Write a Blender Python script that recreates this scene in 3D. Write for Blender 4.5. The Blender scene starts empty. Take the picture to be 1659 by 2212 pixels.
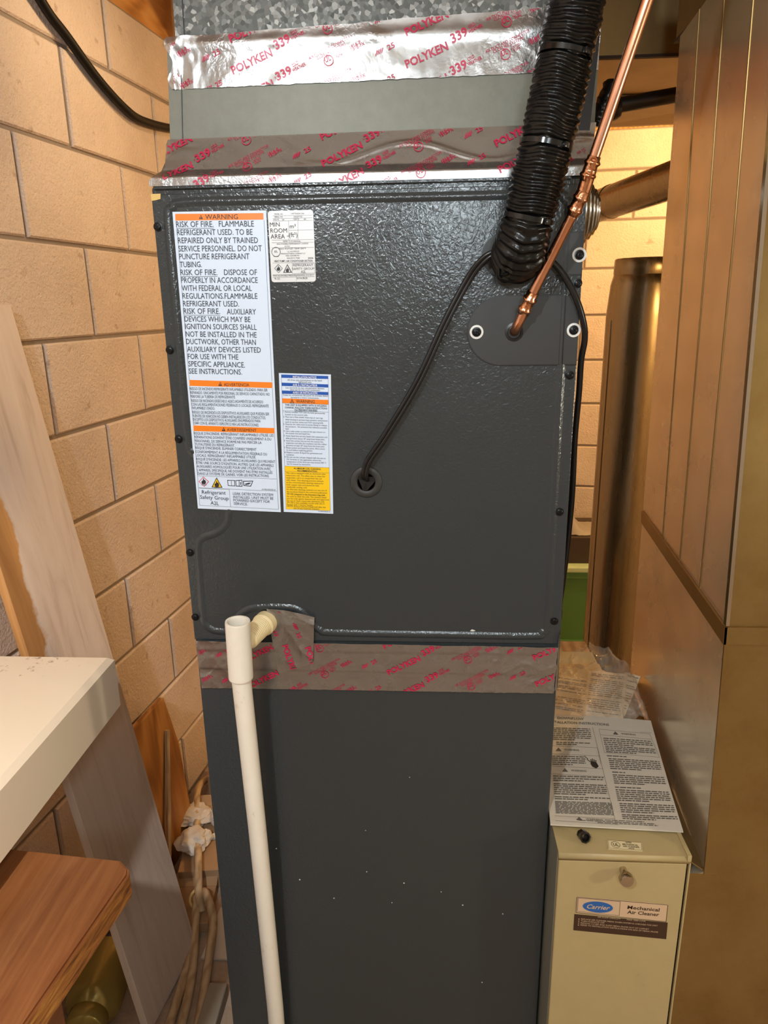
import bpy, bmesh, math, random
from mathutils import Vector, Matrix, noise
random.seed(7)
PI = math.pi
S = bpy.context.scene
C = S.collection

# ------------------------------------------------------------------ camera
def setup_camera():
    p, yaw, roll = .284165, -.061695, .015341
    f = Vector((math.sin(yaw)*math.cos(p), math.cos(yaw)*math.cos(p), -math.sin(p)))
    r = Vector((math.cos(yaw), -math.sin(yaw), 0)); d = f.cross(r)
    c, s = math.cos(roll), math.sin(roll)
    R = c*r + s*d; D = -s*r + c*d
    cam = bpy.data.cameras.new('camera'); o = bpy.data.objects.new('camera', cam); C.objects.link(o)
    cam.sensor_fit = 'VERTICAL'; cam.sensor_height = 36; cam.lens = 1545.35/2212*36
    cam.clip_start = .02
    U, B = -D, -f
    o.matrix_world = Matrix(((R.x, U.x, B.x, .074986), (R.y, U.y, B.y, -.94224), (R.z, U.z, B.z, 1.5), (0, 0, 0, 1)))
    S.camera = o
setup_camera()

# ------------------------------------------------------------------ light and exposure
S.view_settings.view_transform = 'Standard'; S.view_settings.look = 'None'
S.view_settings.gamma = 1; S.view_settings.use_curve_mapping = False
S.view_settings.exposure = 0.05
w = bpy.data.worlds.new('basement_world'); S.world = w; w.use_nodes = True
w.node_tree.nodes['Background'].inputs[0].default_value = (1, .75, .5, 1)
w.node_tree.nodes['Background'].inputs[1].default_value = .02
def lamp(name, loc, col, power, size=.1, aim=None, kind='AREA', spread=None):
    l = bpy.data.lights.new(name, kind); l.color = col; l.energy = power
    if kind == 'AREA':
        l.shape = 'DISK'; l.size = size
        if spread: l.spread = spread
    else: l.shadow_soft_size = size
    o = bpy.data.objects.new(name, l); C.objects.link(o); o.location = loc
    if aim: o.rotation_euler = (Vector(aim)-Vector(loc)).to_track_quat('-Z', 'Y').to_euler()
    return o
def spot(name, loc, col, power, size, aim, cone, blend):
    o = lamp(name, loc, col, power, size, aim, 'SPOT'); o.data.spot_size = math.radians(cone); o.data.spot_blend = blend; return o
MAIN = lamp('overhead_bulb', (-.25, -1.28, 1.99), (.87, .95, 1), 35, .025, None, 'POINT')
TABLE_FILL = spot('table_fill_spot', (-.25, -1.28, 1.99), (1, .96, .92), 46, .025, (-.66, -.30, .95), 46, .8)  # added cone at the overhead bulb's position, only brightens the cream table top
KEY = lamp('work_lamp', (.185, -1.45, 1.765), (.80, .93, 1), 14, .085, None, 'POINT')
ROOM = lamp('room_fill_lamp', (.5, -2.7, 2.1), (.88, .97, 1), 4.5, .12, None, 'POINT')  # added fill behind the camera, gives the foil tape a lit room to reflect
LOW = lamp('side_bulb', (1.5, -.85, 1.25), (1, .96, .76), 19, .05, None, 'POINT')
BACK = lamp('rear_bulb', (1.25, 1.6, 2.05), (1, .66, .28), 56, .05, None, 'POINT')
WALL_FILL = spot('wall_fill_spot', (-.16, .70, 2.27), (1, .755, .47), 11.5, .04, (-.72, .72, 1.80), 96, 1)  # added unseen spot, brightens the upper left wall and leaves the low plank dark

# ------------------------------------------------------------------ materials
def mat(name, col, rough=.5, metal=0, **k):
    m = bpy.data.materials.new(name); m.use_nodes = True
    nt = m.node_tree; b = nt.nodes['Principled BSDF']
    b.inputs['Base Color'].default_value = (*col, 1); b.inputs['Roughness'].default_value = rough
    b.inputs['Metallic'].default_value = metal
    for kk, v in k.items(): b.inputs[kk.replace('_', ' ')].default_value = v
    m['b'] = 1
    return m
def nd(m, t, **k):
    n = m.node_tree.nodes.new(t)
    for a, v in k.items():
        if a.startswith('i_'):
            key = a[2:]; key = int(key) if key.isdigit() else key.replace('_', ' ')
            n.inputs[key].default_value = v
        else: setattr(n, a, v)
    return n
def lk(m, a, b): m.node_tree.links.new(a, b)
def bs(m): return m.node_tree.nodes['Principled BSDF']
def coord(m, scale=(1, 1, 1), rot=(0, 0, 0)):
    tc = nd(m, 'ShaderNodeTexCoord'); mp = nd(m, 'ShaderNodeMapping')
    mp.inputs['Scale'].default_value = scale; mp.inputs['Rotation'].default_value = rot
    lk(m, tc.outputs['Object'], mp.inputs[0]); return mp.outputs[0]
def ntex(m, vec, scale, detail=4, rough=.55, dist=0):
    n = nd(m, 'ShaderNodeTexNoise', i_Scale=scale, i_Detail=detail, i_Roughness=rough, i_Distortion=dist)
    lk(m, vec, n.inputs['Vector']); return n.outputs['Fac']
def ramp(m, fac, stops):
    r = nd(m, 'ShaderNodeValToRGB'); e = r.color_ramp.elements
    while len(e) > 1: e.remove(e[-1])
    e[0].position = stops[0][0]; e[0].color = (*stops[0][1], 1)
    for p, c in stops[1:]:
        x = e.new(p); x.color = (*c, 1)
    lk(m, fac, r.inputs[0]); return r.outputs[0]
def bump(m, h, strength=.3, dist=.001, chain=None):
    b = nd(m, 'ShaderNodeBump', i_Strength=strength, i_Distance=dist)
    lk(m, h, b.inputs['Height'])
    if chain: lk(m, chain, b.inputs['Normal'])
    lk(m, b.outputs[0], bs(m).inputs['Normal']); return b.outputs[0]
def mixc(m, fac, a, b, mode='MIX'):
    n = nd(m, 'ShaderNodeMix', data_type='RGBA', blend_type=mode)
    if isinstance(fac, (int, float)): n.inputs[0].default_value = fac
    else: lk(m, fac, n.inputs[0])
    for s, v in ((6, a), (7, b)):
        if isinstance(v, tuple): n.inputs[s].default_value = (*v, 1)
        else: lk(m, v, n.inputs[s])
    return n.outputs[2]
def setc(m, c): lk(m, c, bs(m).inputs['Base Color'])
def setr(m, c): lk(m, c, bs(m).inputs['Roughness'])
def mrange(m, fac, a, b, c, d):
    n = nd(m, 'ShaderNodeMapRange'); 
    for i, v in enumerate((a, b, c, d)): n.inputs[i+1].default_value = v
    lk(m, fac, n.inputs[0]); return n.outputs[0]

M = {}
# dark grey embossed enamel
m = M['enamel'] = mat('dark_grey_enamel', (.034, .040, .043), .26)
v = coord(m); h1 = ntex(m, v, 150, 1.5, .5, 1.6); h2 = ntex(m, v, 18, 2)
b1 = bump(m, h2, .05, .004); bump(m, h1, .42, .0011, b1)
setr(m, mrange(m, ntex(m, v, 9, 4), .3, .7, .18, .25))
m = M['enamel_plain'] = mat('dark_grey_plate', (.026, .026, .025), .45)
m = M['screw'] = mat('black_screw_steel', (.012, .012, .013), .3, .6)
m = M['washer'] = mat('white_nylon', (.72, .72, .70), .4)
m = M['rubber'] = mat('grey_rubber', (.03, .029, .027), .5)
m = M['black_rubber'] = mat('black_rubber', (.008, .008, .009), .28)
m = M['jacket'] = mat('black_cable_jacket', (.005, .005, .005), .5, 0, Specular_IOR_Level=.25)
m = M['paper_white'] = mat('white_label_stock', (.65, .755, .92), .38)
m = M['silver_label'] = mat('silver_label_stock', (.68, .69, .70), .34, .1)
m = M['ink'] = mat('black_ink', (.02, .02, .025), .5)
m = M['ink_soft'] = mat('soft_black_ink', (.07, .07, .075), .5)
m = M['orange'] = mat('orange_ink', (.86, .21, .003), .4)
m = M['blue'] = mat('blue_ink', (.004, .075, .40), .4)
m = M['yellow'] = mat('yellow_ink', (.90, .56, .004), .4)
m = M['red'] = mat('red_ink', (.62, .03, .06), .4)
m = M['white_ink'] = mat('white_ink', (.82, .84, .88), .4)
m = M['tape_ink'] = mat('crimson_tape_ink', (.50, .012, .065), .35)
# foil tape
m = M['foil'] = mat('aluminium_foil', (.64, .63, .62), .33, .93)
v = coord(m); hA = ntex(m, v, 120, 3, .6, .6)
v2 = coord(m, (1, 1, .18)); hB = ntex(m, v2, 320, 2, .5, .4)
hC = ntex(m, v, 22, 3, .6, 1.2); b1 = bump(m, hC, .10, .004); b1 = bump(m, mrange(m, ntex(m, v, 6.5, 2), .50, .62, 0, 1), .0, .001, b1) if False else b1; mk = nd(m, 'ShaderNodeMath', operation='MULTIPLY'); lk(m, mrange(m, ntex(m, v, 7, 2), .50, .60, 0, 1), mk.inputs[0]); lk(m, ntex(m, v, 210, 2, .5, .5), mk.inputs[1]); b1 = bump(m, mk.outputs[0], .30, .0012, b1); b1 = bump(m, hA, .04, .0012, b1); bump(m, hB, .06, .0005, b1)
setr(m, mrange(m, ntex(m, v, 30, 3), .35, .7, .20, .32))
# galvanised with spangle
m = M['spangle'] = mat('galvanised_spangle', (.42, .42, .40), .5, .6)
v = coord(m); vo = nd(m, 'ShaderNodeTexVoronoi', i_Scale=210.0); lk(m, v, vo.inputs['Vector'])
vs = nd(m, 'ShaderNodeSeparateColor'); lk(m, vo.outputs['Color'], vs.inputs[0])
setc(m, ramp(m, vs.outputs[0], [(0, (.08, .083, .078)), (.55, (.125, .128, .118)), (.8, (.18, .18, .168)), (1, (.36, .36, .335))]))
setr(m, mrange(m, vs.outputs[1], 0, 1, .45, .65))
m = M['satin'] = mat('satin_galvanised', (.24, .24, .20), .5, .55)
v = coord(m); setc(m, ramp(m, ntex(m, v, 60, 5, .7), [(.3, (.140, .138, .112)), (.7, (.165, .162, .132))]))
bump(m, ntex(m, v, 4, 2), .25, .01)
m = M['galv'] = mat('galvanised_duct', (.66, .60, .50), .28, .80)
v = coord(m); v2 = coord(m, (1, 1, .1))
setc(m, ramp(m, ntex(m, v, 9, 3, .5), [(.3, (.76, .65, .48)), (.7, (.86, .76, .59))]))
setr(m, mrange(m, ntex(m, v, 8, 3, .5), .3, .7, .20, .32)); bump(m, ntex(m, v, 3.2, 0), .5, .012)
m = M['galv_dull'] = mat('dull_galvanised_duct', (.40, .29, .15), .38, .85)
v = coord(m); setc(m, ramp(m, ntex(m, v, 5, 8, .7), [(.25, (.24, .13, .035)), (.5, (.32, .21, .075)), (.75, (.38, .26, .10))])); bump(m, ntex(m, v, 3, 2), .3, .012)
m = M['trunk'] = mat('old_galvanised_trunk', (.40, .28, .14), .48, .75)
v = coord(m); setc(m, ramp(m, ntex(m, v, 7, 6, .7), [(.3, (.30, .20, .08)), (.7, (.38, .26, .11))]))
m = M['flue'] = mat('galvanised_flue', (.34, .30, .23), .26, .92)
v = coord(m); v2 = coord(m, (1, 1, .08)); setr(m, mrange(m, ntex(m, v2, 40, 4), .3, .7, .18, .34)); bump(m, ntex(m, v, 5, 2), .3, .008)
m = M['bright'] = mat('bright_galvanised', (.70, .66, .58), .2, 1)
# wall block
m = M['block'] = mat('painted_concrete_block', (.66, .50, .36), .62)
v = coord(m); n1 = ntex(m, v, 130, 3, .65); n2 = ntex(m, v, 3.2, 6, .6); n3 = ntex(m, v, 24, 4, .6)
c1 = ramp(m, n2, [(.3, (.59, .46, .36)), (.55, (.70, .56, .455)), (.75, (.75, .61, .51))])
c2 = ramp(m, n3, [(.28, (.45, .36, .28)), (.36, (1, 1, 1))])
setc(m, mixc(m, .5, c1, c2, 'MULTIPLY')); b1 = bump(m, n3, .35, .004); bump(m, n1, 1.0, .0034, b1)
m = M['mortar'] = mat('painted_mortar', (.27, .215, .17), .8)
v = coord(m); bump(m, ntex(m, v, 90, 4), .5, .002)
m = M['concrete'] = mat('concrete_floor', (.42, .30, .21), .8)
v = coord(m); setc(m, ramp(m, ntex(m, v, 12, 8, .7), [(.3, (.27, .18, .12)), (.5, (.42, .30, .21)), (.7, (.52, .38, .27))])); bump(m, ntex(m, v, 60, 5), .5, .004)
m = M['room'] = mat('painted_room_wall', (.62, .54, .45), .8)
m = M['ceiling'] = mat('floor_boards_overhead', (.78, .71, .62), .8)
# woods
def wood(name, cols, scale=1.0, axis=2, rough=.55, bstr=.2):
    m = mat(name, cols[1], rough)
    sc = [26*scale]*3; sc[axis] = 2.2*scale
    v = coord(m, tuple(sc)); n = ntex(m, v, 1.0, 5, .6, 1.6)
    wv = nd(m, 'ShaderNodeTexWave', i_Scale=.55, i_Distortion=7.0, i_Detail=3.0); lk(m, v, wv.inputs['Vector'])
    f = nd(m, 'ShaderNodeMath', operation='ADD'); lk(m, n, f.inputs[0]); lk(m, wv.outputs['Fac'], f.inputs[1])
    g = nd(m, 'ShaderNodeMath', operation='MULTIPLY', i_1=.5); lk(m, f.outputs[0], g.inputs[0])
    setc(m, ramp(m, g.outputs[0], [(.2, cols[0]), (.5, cols[1]), (.8, cols[2])])); bump(m, g.outputs[0], bstr, .002)
    return m
M['orange_wood'] = wood('orange_pine', [(.42, .17, .035), (.62, .28, .07), (.72, .36, .11)], 1, 1)
m = M['stool_wood'] = mat('varnished_fir', (.25, .09, .03), .33)
v = coord(m, (70, 3.5, 70)); g = ntex(m, v, 1, 5, .65, .5); v = coord(m); pt = ntex(m, v, 6, 4)
setc(m, mixc(m, .5, ramp(m, g, [(.3, (.19, .058, .017)), (.5, (.265, .095, .03)), (.7, (.33, .135, .048))]), ramp(m, pt, [(.35, (.5, .45, .42)), (.6, (1, 1, 1))]), 'MULTIPLY')); bump(m, g, .08, .001)
M['stool_edge'] = wood('fir_plywood_edge', [(.15, .045, .01), (.42, .16, .03), (.60, .27, .06)], 5, 1, .6, .9)
m = M['stool_edge'] = mat('fir_plywood_edge', (.42, .16, .03), .6)
v = coord(m, (160, 4, 160)); g = ntex(m, v, 1, 5, .65, .4); setc(m, ramp(m, g, [(.32, (.14, .042, .01)), (.5, (.40, .15, .03)), (.68, (.62, .28, .065))])); bump(m, g, .9, .003)
M['dark_wood'] = wood('dark_stained_wood', [(.030, .013, .005), (.055, .024, .009), (.085, .038, .014)], 1, 2)
M['scrap_wood'] = wood('scrap_plywood', [(.22, .08, .015), (.36, .15, .035), (.46, .22, .06)], 1, 2)
M['tan_wood'] = wood('pale_lath', [(.36, .24, .13), (.50, .35, .20), (.58, .42, .26)], 1, 2)
# plank: worn pinkish paint over bare wood
m = M['plank'] = mat('worn_painted_plank', (.55, .42, .34), .6)
v = coord(m, (16, 16, 1.6)); g = ntex(m, v, 1.4, 6, .6, 1.2)
paint = ramp(m, g, [(.3, (.55, .42, .34)), (.45, (.70, .565, .475)), (.7, (.77, .64, .55))])
bare = ramp(m, g, [(.3, (.40, .17, .05)), (.6, (.58, .29, .10)), (.8, (.66, .36, .15))])
tc = nd(m, 'ShaderNodeTexCoord'); sx = nd(m, 'ShaderNodeSeparateXYZ'); lk(m, tc.outputs['Object'], sx.inputs[0])
nb = ntex(m, coord(m), 9, 4, .6)
ad = nd(m, 'ShaderNodeMath', operation='MULTIPLY_ADD', i_1=.09); lk(m, nb, ad.inputs[0]); lk(m, sx.outputs['X'], ad.inputs[2])
edge0 = mrange(m, ad.outputs[0], -.135, -.128, 1, 0); hi_ = mrange(m, sx.outputs['Z'], .80, .86, 0, 1); mu_ = nd(m, 'ShaderNodeMath', operation='MULTIPLY'); lk(m, edge0, mu_.inputs[0]); lk(m, hi_, mu_.inputs[1]); edge = mu_.outputs[0]
setc(m, mixc(m, edge, paint, bare)); bump(m, g, .25, .002)
# cream table top
m = M['cream'] = mat('cream_gloss_paint', (.80, .62, .44), .42)
v = coord(m); dn = ntex(m, v, 95, 4, .75); big = ntex(m, v, 5, 3)
sp = nd(m, 'ShaderNodeMath', operation='MULTIPLY'); lk(m, dn, sp.inputs[0]); lk(m, big, sp.inputs[1])
setc(m, ramp(m, sp.outputs[0], [(.0, (.90, .75, .57)), (.375, (.89, .74, .56)), (.43, (.36, .24, .15))])); bump(m, ntex(m, v, 14, 4), .12, .003)
m = M['pvc'] = mat('white_pvc', (.80, .74, .64), .35)
v = coord(m, (1, 1, .6)); setc(m, ramp(m, ntex(m, v, 45, 5, .7), [(.25, (.60, .48, .34)), (.36, (.80, .73, .62)), (.8, (.84, .78, .68))]))
m = M['pvc_yellow'] = mat('yellowed_pvc', (.74, .60, .34), .5)
m = M['copper'] = mat('copper_tube', (.80, .40, .25), .22, 1)
v = coord(m); setc(m, ramp(m, ntex(m, v, 14, 3, .6), [(.3, (.66, .29, .15)), (.55, (.82, .42, .27)), (.8, (.86, .48, .33))]))
m = M['brazed'] = mat('brazed_copper', (.70, .27, .12), .14, 1)
v = coord(m); setc(m, ramp(m, ntex(m, v, 110, 4, .7), [(.3, (.42, .15, .08)), (.5, (.80, .38, .20)), (.75, (.92, .58, .42))]))
m = M['sleeve'] = mat('black_vinyl_sleeve', (.004, .004, .0038), .25, 0, Specular_IOR_Level=.38)
v = coord(m); bump(m, ntex(m, v, 160, 3, .6, .5), .25, .0015)
m = M['cable_tie'] = mat('black_nylon', (.008, .008, .008), .15)
m = M['tan_enamel'] = mat('tan_enamel', (.45, .345, .165), .45)
v = coord(m); setc(m, ramp(m, ntex(m, v, 26, 7, .75), [(.25, (.30, .22, .10)), (.36, (.44, .335, .16)), (.8, (.47, .36, .175))]))
m = M['cleaner_side'] = mat('grey_galvanised_side', (.36, .35, .28), .45, .5)
m = M['steel_knob'] = mat('steel_knob', (.55, .47, .36), .25, 1)
m = M['sticker'] = mat('tan_sticker', (.62, .43, .27), .5)
m = M['cream_sticker'] = mat('cream_sticker', (.74, .62, .36), .5)
m = M['brown_ink'] = mat('dark_brown_ink', (.045, .018, .008), .5)
m = M['logo_blue'] = mat('logo_blue', (.02, .11, .36), .4)
m = M['leaf'] = mat('leaflet_paper', (.82, .70, .52), .6)
m = M['sheet'] = mat('manual_paper', (.66, .60, .50), .7)
m = M['print'] = mat('grey_print', (.13, .11, .09), .7)
m = M['film'] = mat('clear_poly_film', (.80, .68, .54), .13)
def film(m):
    nt = m.node_tree; out = nt.nodes['Material Output']; t = nd(m, 'ShaderNodeBsdfTransparent'); t.inputs[0].default_value = (.93, .86, .78, 1)
    mx = nd(m, 'ShaderNodeMixShader', i_0=.27); lk(m, t.outputs[0], mx.inputs[1]); lk(m, bs(m).outputs[0], mx.inputs[2]); lk(m, mx.outputs[0], out.inputs['Surface'])
    bump(m, ntex(m, coord(m), 60, 4, .6, 1), .5, .004)
film(M['film'])
m = M['green'] = mat('green_plastic', (.075, .20, .045), .45)
m = M['lid'] = mat('pale_green_plastic', (.50, .62, .36), .4)
m = M['cardboard'] = mat('brown_cardboard', (.36, .215, .11), .8)
v = coord(m); setc(m, ramp(m, ntex(m, v, 10, 5), [(.3, (.29, .165, .08)), (.7, (.42, .26, .14))]))
m = M['dark_card'] = mat('dark_brown_card', (.05, .03, .018), .7)
m = M['white_scrap'] = mat('crumpled_white_plastic', (.62, .55, .47), .45)
m = M['amber'] = mat('olive_brass', (.36, .27, .07), .22, .35)
m = M['grey_block'] = mat('grey_stone', (.30, .25, .19), .8)
m = M['foam'] = mat('yellow_foam', (.70, .48, .17), .8)
m = M['pipe_black'] = mat('black_iron', (.014, .012, .010), .4)

# ------------------------------------------------------------------ mesh helpers
def obj(name, bm, m, parent=None, smooth=None):
    me = bpy.data.meshes.new(name); bm.normal_update(); bm.to_mesh(me); bm.free()
    mats = m if isinstance(m, (list, tuple)) else [m]
    for x in mats: me.materials.append(M[x] if isinstance(x, str) else x)
    if smooth is not None:
        for p in me.polygons: p.use_smooth = True
        if smooth < 180:
            me.set_sharp_from_angle(angle=math.radians(smooth))
            ar = sorted(p.area for p in me.polygons); md = ar[len(ar)//2]
            for p in me.polygons:
                if p.area > 25*md and p.area > 2e-4: p.use_smooth = False
    o = bpy.data.objects.new(name, me); C.objects.link(o)
    if parent: o.parent = parent; o.matrix_parent_inverse = parent.matrix_world.inverted()
    return o
def thing(name, label, cat, loc=(0, 0, 0), group=None):
    o = bpy.data.objects.new(name, None); C.objects.link(o); o.location = loc; o.empty_display_size = .05
    o.matrix_world = Matrix.Translation(loc); o['label'] = label; o['category'] = cat
    if group: o['group'] = group
    return o
def tag(o, label, cat, group=None):
    o['label'] = label; o['category'] = cat
    if group: o['group'] = group
    return o
def struct(o): o['kind'] = 'structure'; return o
def recentre(o):
    # move a mesh object's origin to the middle of its base
    vs = [v.co for v in o.data.vertices]
    c = Vector(((min(v.x for v in vs)+max(v.x for v in vs))/2, (min(v.y for v in vs)+max(v.y for v in vs))/2, min(v.z for v in vs)))
    o.data.transform(Matrix.Translation(-c)); o.location = c; return o
def box(bm, x0, x1, y0, y1, z0, z1, bev=0, mi=0):
    vs = [bm.verts.new((x, y, z)) for x in (x0, x1) for y in (y0, y1) for z in (z0, z1)]
    fs = [bm.faces.new([vs[i] for i in q]) for q in ((0, 1, 3, 2), (4, 6, 7, 5), (0, 4, 5, 1), (2, 3, 7, 6), (0, 2, 6, 4), (1, 5, 7, 3))]
    for f in fs: f.material_index = mi
    if bev:
        es = list({e for f in fs for e in f.edges})
        bmesh.ops.bevel(bm, geom=es, offset=bev, segments=2, affect='EDGES', profile=.5)
    return bm
def prism(bm, pts, off, mi=0):
    # pts: 3-D outline, off: vector of thickness
    a = [bm.verts.new(p) for p in pts]; b = [bm.verts.new(Vector(p)+Vector(off)) for p in pts]
    n = len(a); f = [bm.faces.new(a), bm.faces.new(b[::-1])]
    for i in range(n): f.append(bm.faces.new((a[i], b[i], b[(i+1) % n], a[(i+1) % n])))
    for x in f: x.material_index = mi
    bmesh.ops.recalc_face_normals(bm, faces=f); return bm
def frames(pts):
    T = []
    for i in range(len(pts)):
        a = pts[max(i-1, 0)]; b = pts[min(i+1, len(pts)-1)]; T.append((b-a).normalized())
    n = T[0].orthogonal().normalized(); N = [n]
    for i in range(1, len(pts)):
        ax = T[i-1].cross(T[i]); 
        if ax.length > 1e-9: n = Matrix.Rotation(T[i-1].angle(T[i]), 3, ax.normalized()) @ n
        n = (n-T[i]*n.dot(T[i])).normalized(); N.append(n)
    return T, N
def tube(bm, pts, r, seg=12, cap=True, rf=None):
    pts = [Vector(p) for p in pts]; T, N = frames(pts); rings = []
    for i, p in enumerate(pts):
        B = T[i].cross(N[i]); ring = []
        for k in range(seg):
            a = 2*PI*k/seg; rr = rf(i, a) if rf else (r[i] if isinstance(r, (list, tuple)) else r)
            ring.append(bm.verts.new(p+(N[i]*math.cos(a)+B*math.sin(a))*rr))
        rings.append(ring)
    for i in range(len(rings)-1):
        for k in range(seg):
            bm.faces.new((rings[i][k], rings[i][(k+1) % seg], rings[i+1][(k+1) % seg], rings[i+1][k]))
    if cap:
        bm.faces.new(rings[0][::-1]); bm.faces.new(rings[-1])
    return bm
def spline(ctrl, n=12):
    P = [Vector(p) for p in ctrl]; out = []
    for i in range(len(P)-1):
        p0 = P[i-1] if i else 2*P[0]-P[1]; p1, p2 = P[i], P[i+1]; p3 = P[i+2] if i+2 < len(P) else 2*P[-1]-P[-2]
        for k in range(n):
            t = k/n
            out.append(.5*((2*p1)+(p2-p0)*t+(2*p0-5*p1+4*p2-p3)*t*t+(3*p1-p0-3*p2+p3)*t**3))
    out.append(P[-1]); return out
def lathe(bm, prof, seg=24, mtx=None, mi=0):
    # prof: (r, h) along +Z
    mtx = mtx or Matrix.Identity(4); rings = []
    for r, h in prof:
        if r < 1e-7: rings.append([bm.verts.new(mtx @ Vector((0, 0, h)))])
        else: rings.append([bm.verts.new(mtx @ Vector((r*math.cos(2*PI*k/seg), r*math.sin(2*PI*k/seg), h))) for k in range(seg)])
    for a, b in zip(rings, rings[1:]):
        for k in range(seg):
            k2 = (k+1) % seg
            if len(a) == 1 and len(b) == 1: continue
            if len(a) == 1: f = bm.faces.new((a[0], b[k2], b[k]))
            elif len(b) == 1: f = bm.faces.new((a[k], a[k2], b[0]))
            else: f = bm.faces.new((a[k], a[k2], b[k2], b[k]))
            f.material_index = mi
    return bm
def axis(o, d):
    return Matrix.Translation(o) @ Vector(d).normalized().to_track_quat('Z', 'Y').to_matrix().to_4x4()
FRONT = (0, -1, 0)

# ------------------------------------------------------------------ flat lettering
_cur = bpy.data.curves.new('lettering_source', 'FONT'); _cur.resolution_u = 2; _to = bpy.data.objects.new('lettering_source', _cur)
_cache = {}
def glyphs(s, bold=False):
    key = (s, bold)
    if key not in _cache:
        _cur.body = s; _cur.offset = (.016 if bold == 1 else bold) if bold else 0; _cur.size = 1
        me = _to.to_mesh()
        vs = [(v.co.x, v.co.y) for v in me.vertices]; fs = [tuple(p.vertices) for p in me.polygons]
        _to.to_mesh_clear(); _cache[key] = (vs, fs)
    return _cache[key]
CAP = max(y for x, y in glyphs('H')[0])
def text2(s, x0, y0, x1, y1, cap, bold=False):
    # lettering squeezed between two baseline points -> (verts, faces) in 2-D
    vs, fs = glyphs(s, bold)
    if not vs: return [], []
    a = min(x for x, y in vs); b = max(x for x, y in vs); L = math.hypot(x1-x0, y1-y0)
    ux, uy = (x1-x0)/L, (y1-y0)/L; k = L/(b-a); q = cap/CAP
    return [(x0+(x-a)*k*ux-y*q*uy, y0+(x-a)*k*uy+y*q*ux) for x, y in vs], fs
def add2(bm, vf, f3, mi=0):
    vs = [bm.verts.new(f3(x, y)) for x, y in vf[0]]
    for f in vf[1]:
        try: bm.faces.new([vs[i] for i in f]).material_index = mi
        except ValueError: pass
def line2(x0, y0, x1, y1, w):
    L = math.hypot(x1-x0, y1-y0); nx, ny = -(y1-y0)/L*w/2, (x1-x0)/L*w/2
    return [(x0+nx, y0+ny), (x0-nx, y0-ny), (x1-nx, y1-ny), (x1+nx, y1+ny)], [(0, 1, 2, 3)]
def ring2(cx, cy, r, w, n=28):
    vs = []; fs = []
    for k in range(n):
        a = 2*PI*k/n; vs += [(cx+r*math.cos(a), cy+r*math.sin(a)), (cx+(r-w)*math.cos(a), cy+(r-w)*math.sin(a))]
    for k in range(n):
        j = (k+1) % n; fs.append((2*k, 2*j, 2*j+1, 2*k+1))
    return vs, fs
def poly2(pts): return list(pts), [tuple(range(len(pts)))]
def flame2(cx, cy, s):
    P = [(-.5, -.5), (-.62, -.1), (-.38, .3), (-.3, .02), (-.1, .75), (.12, .95), (.05, .55), (.28, .3), (.34, .55), (.55, .05), (.5, -.4), (.3, -.62), (-.3, -.62)]
    vs = [(cx+x*s, cy+y*s) for x, y in P]+[(cx, cy-.1*s)]
    n = len(P); return vs, [(i, (i+1) % n, n) for i in range(n)]
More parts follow.
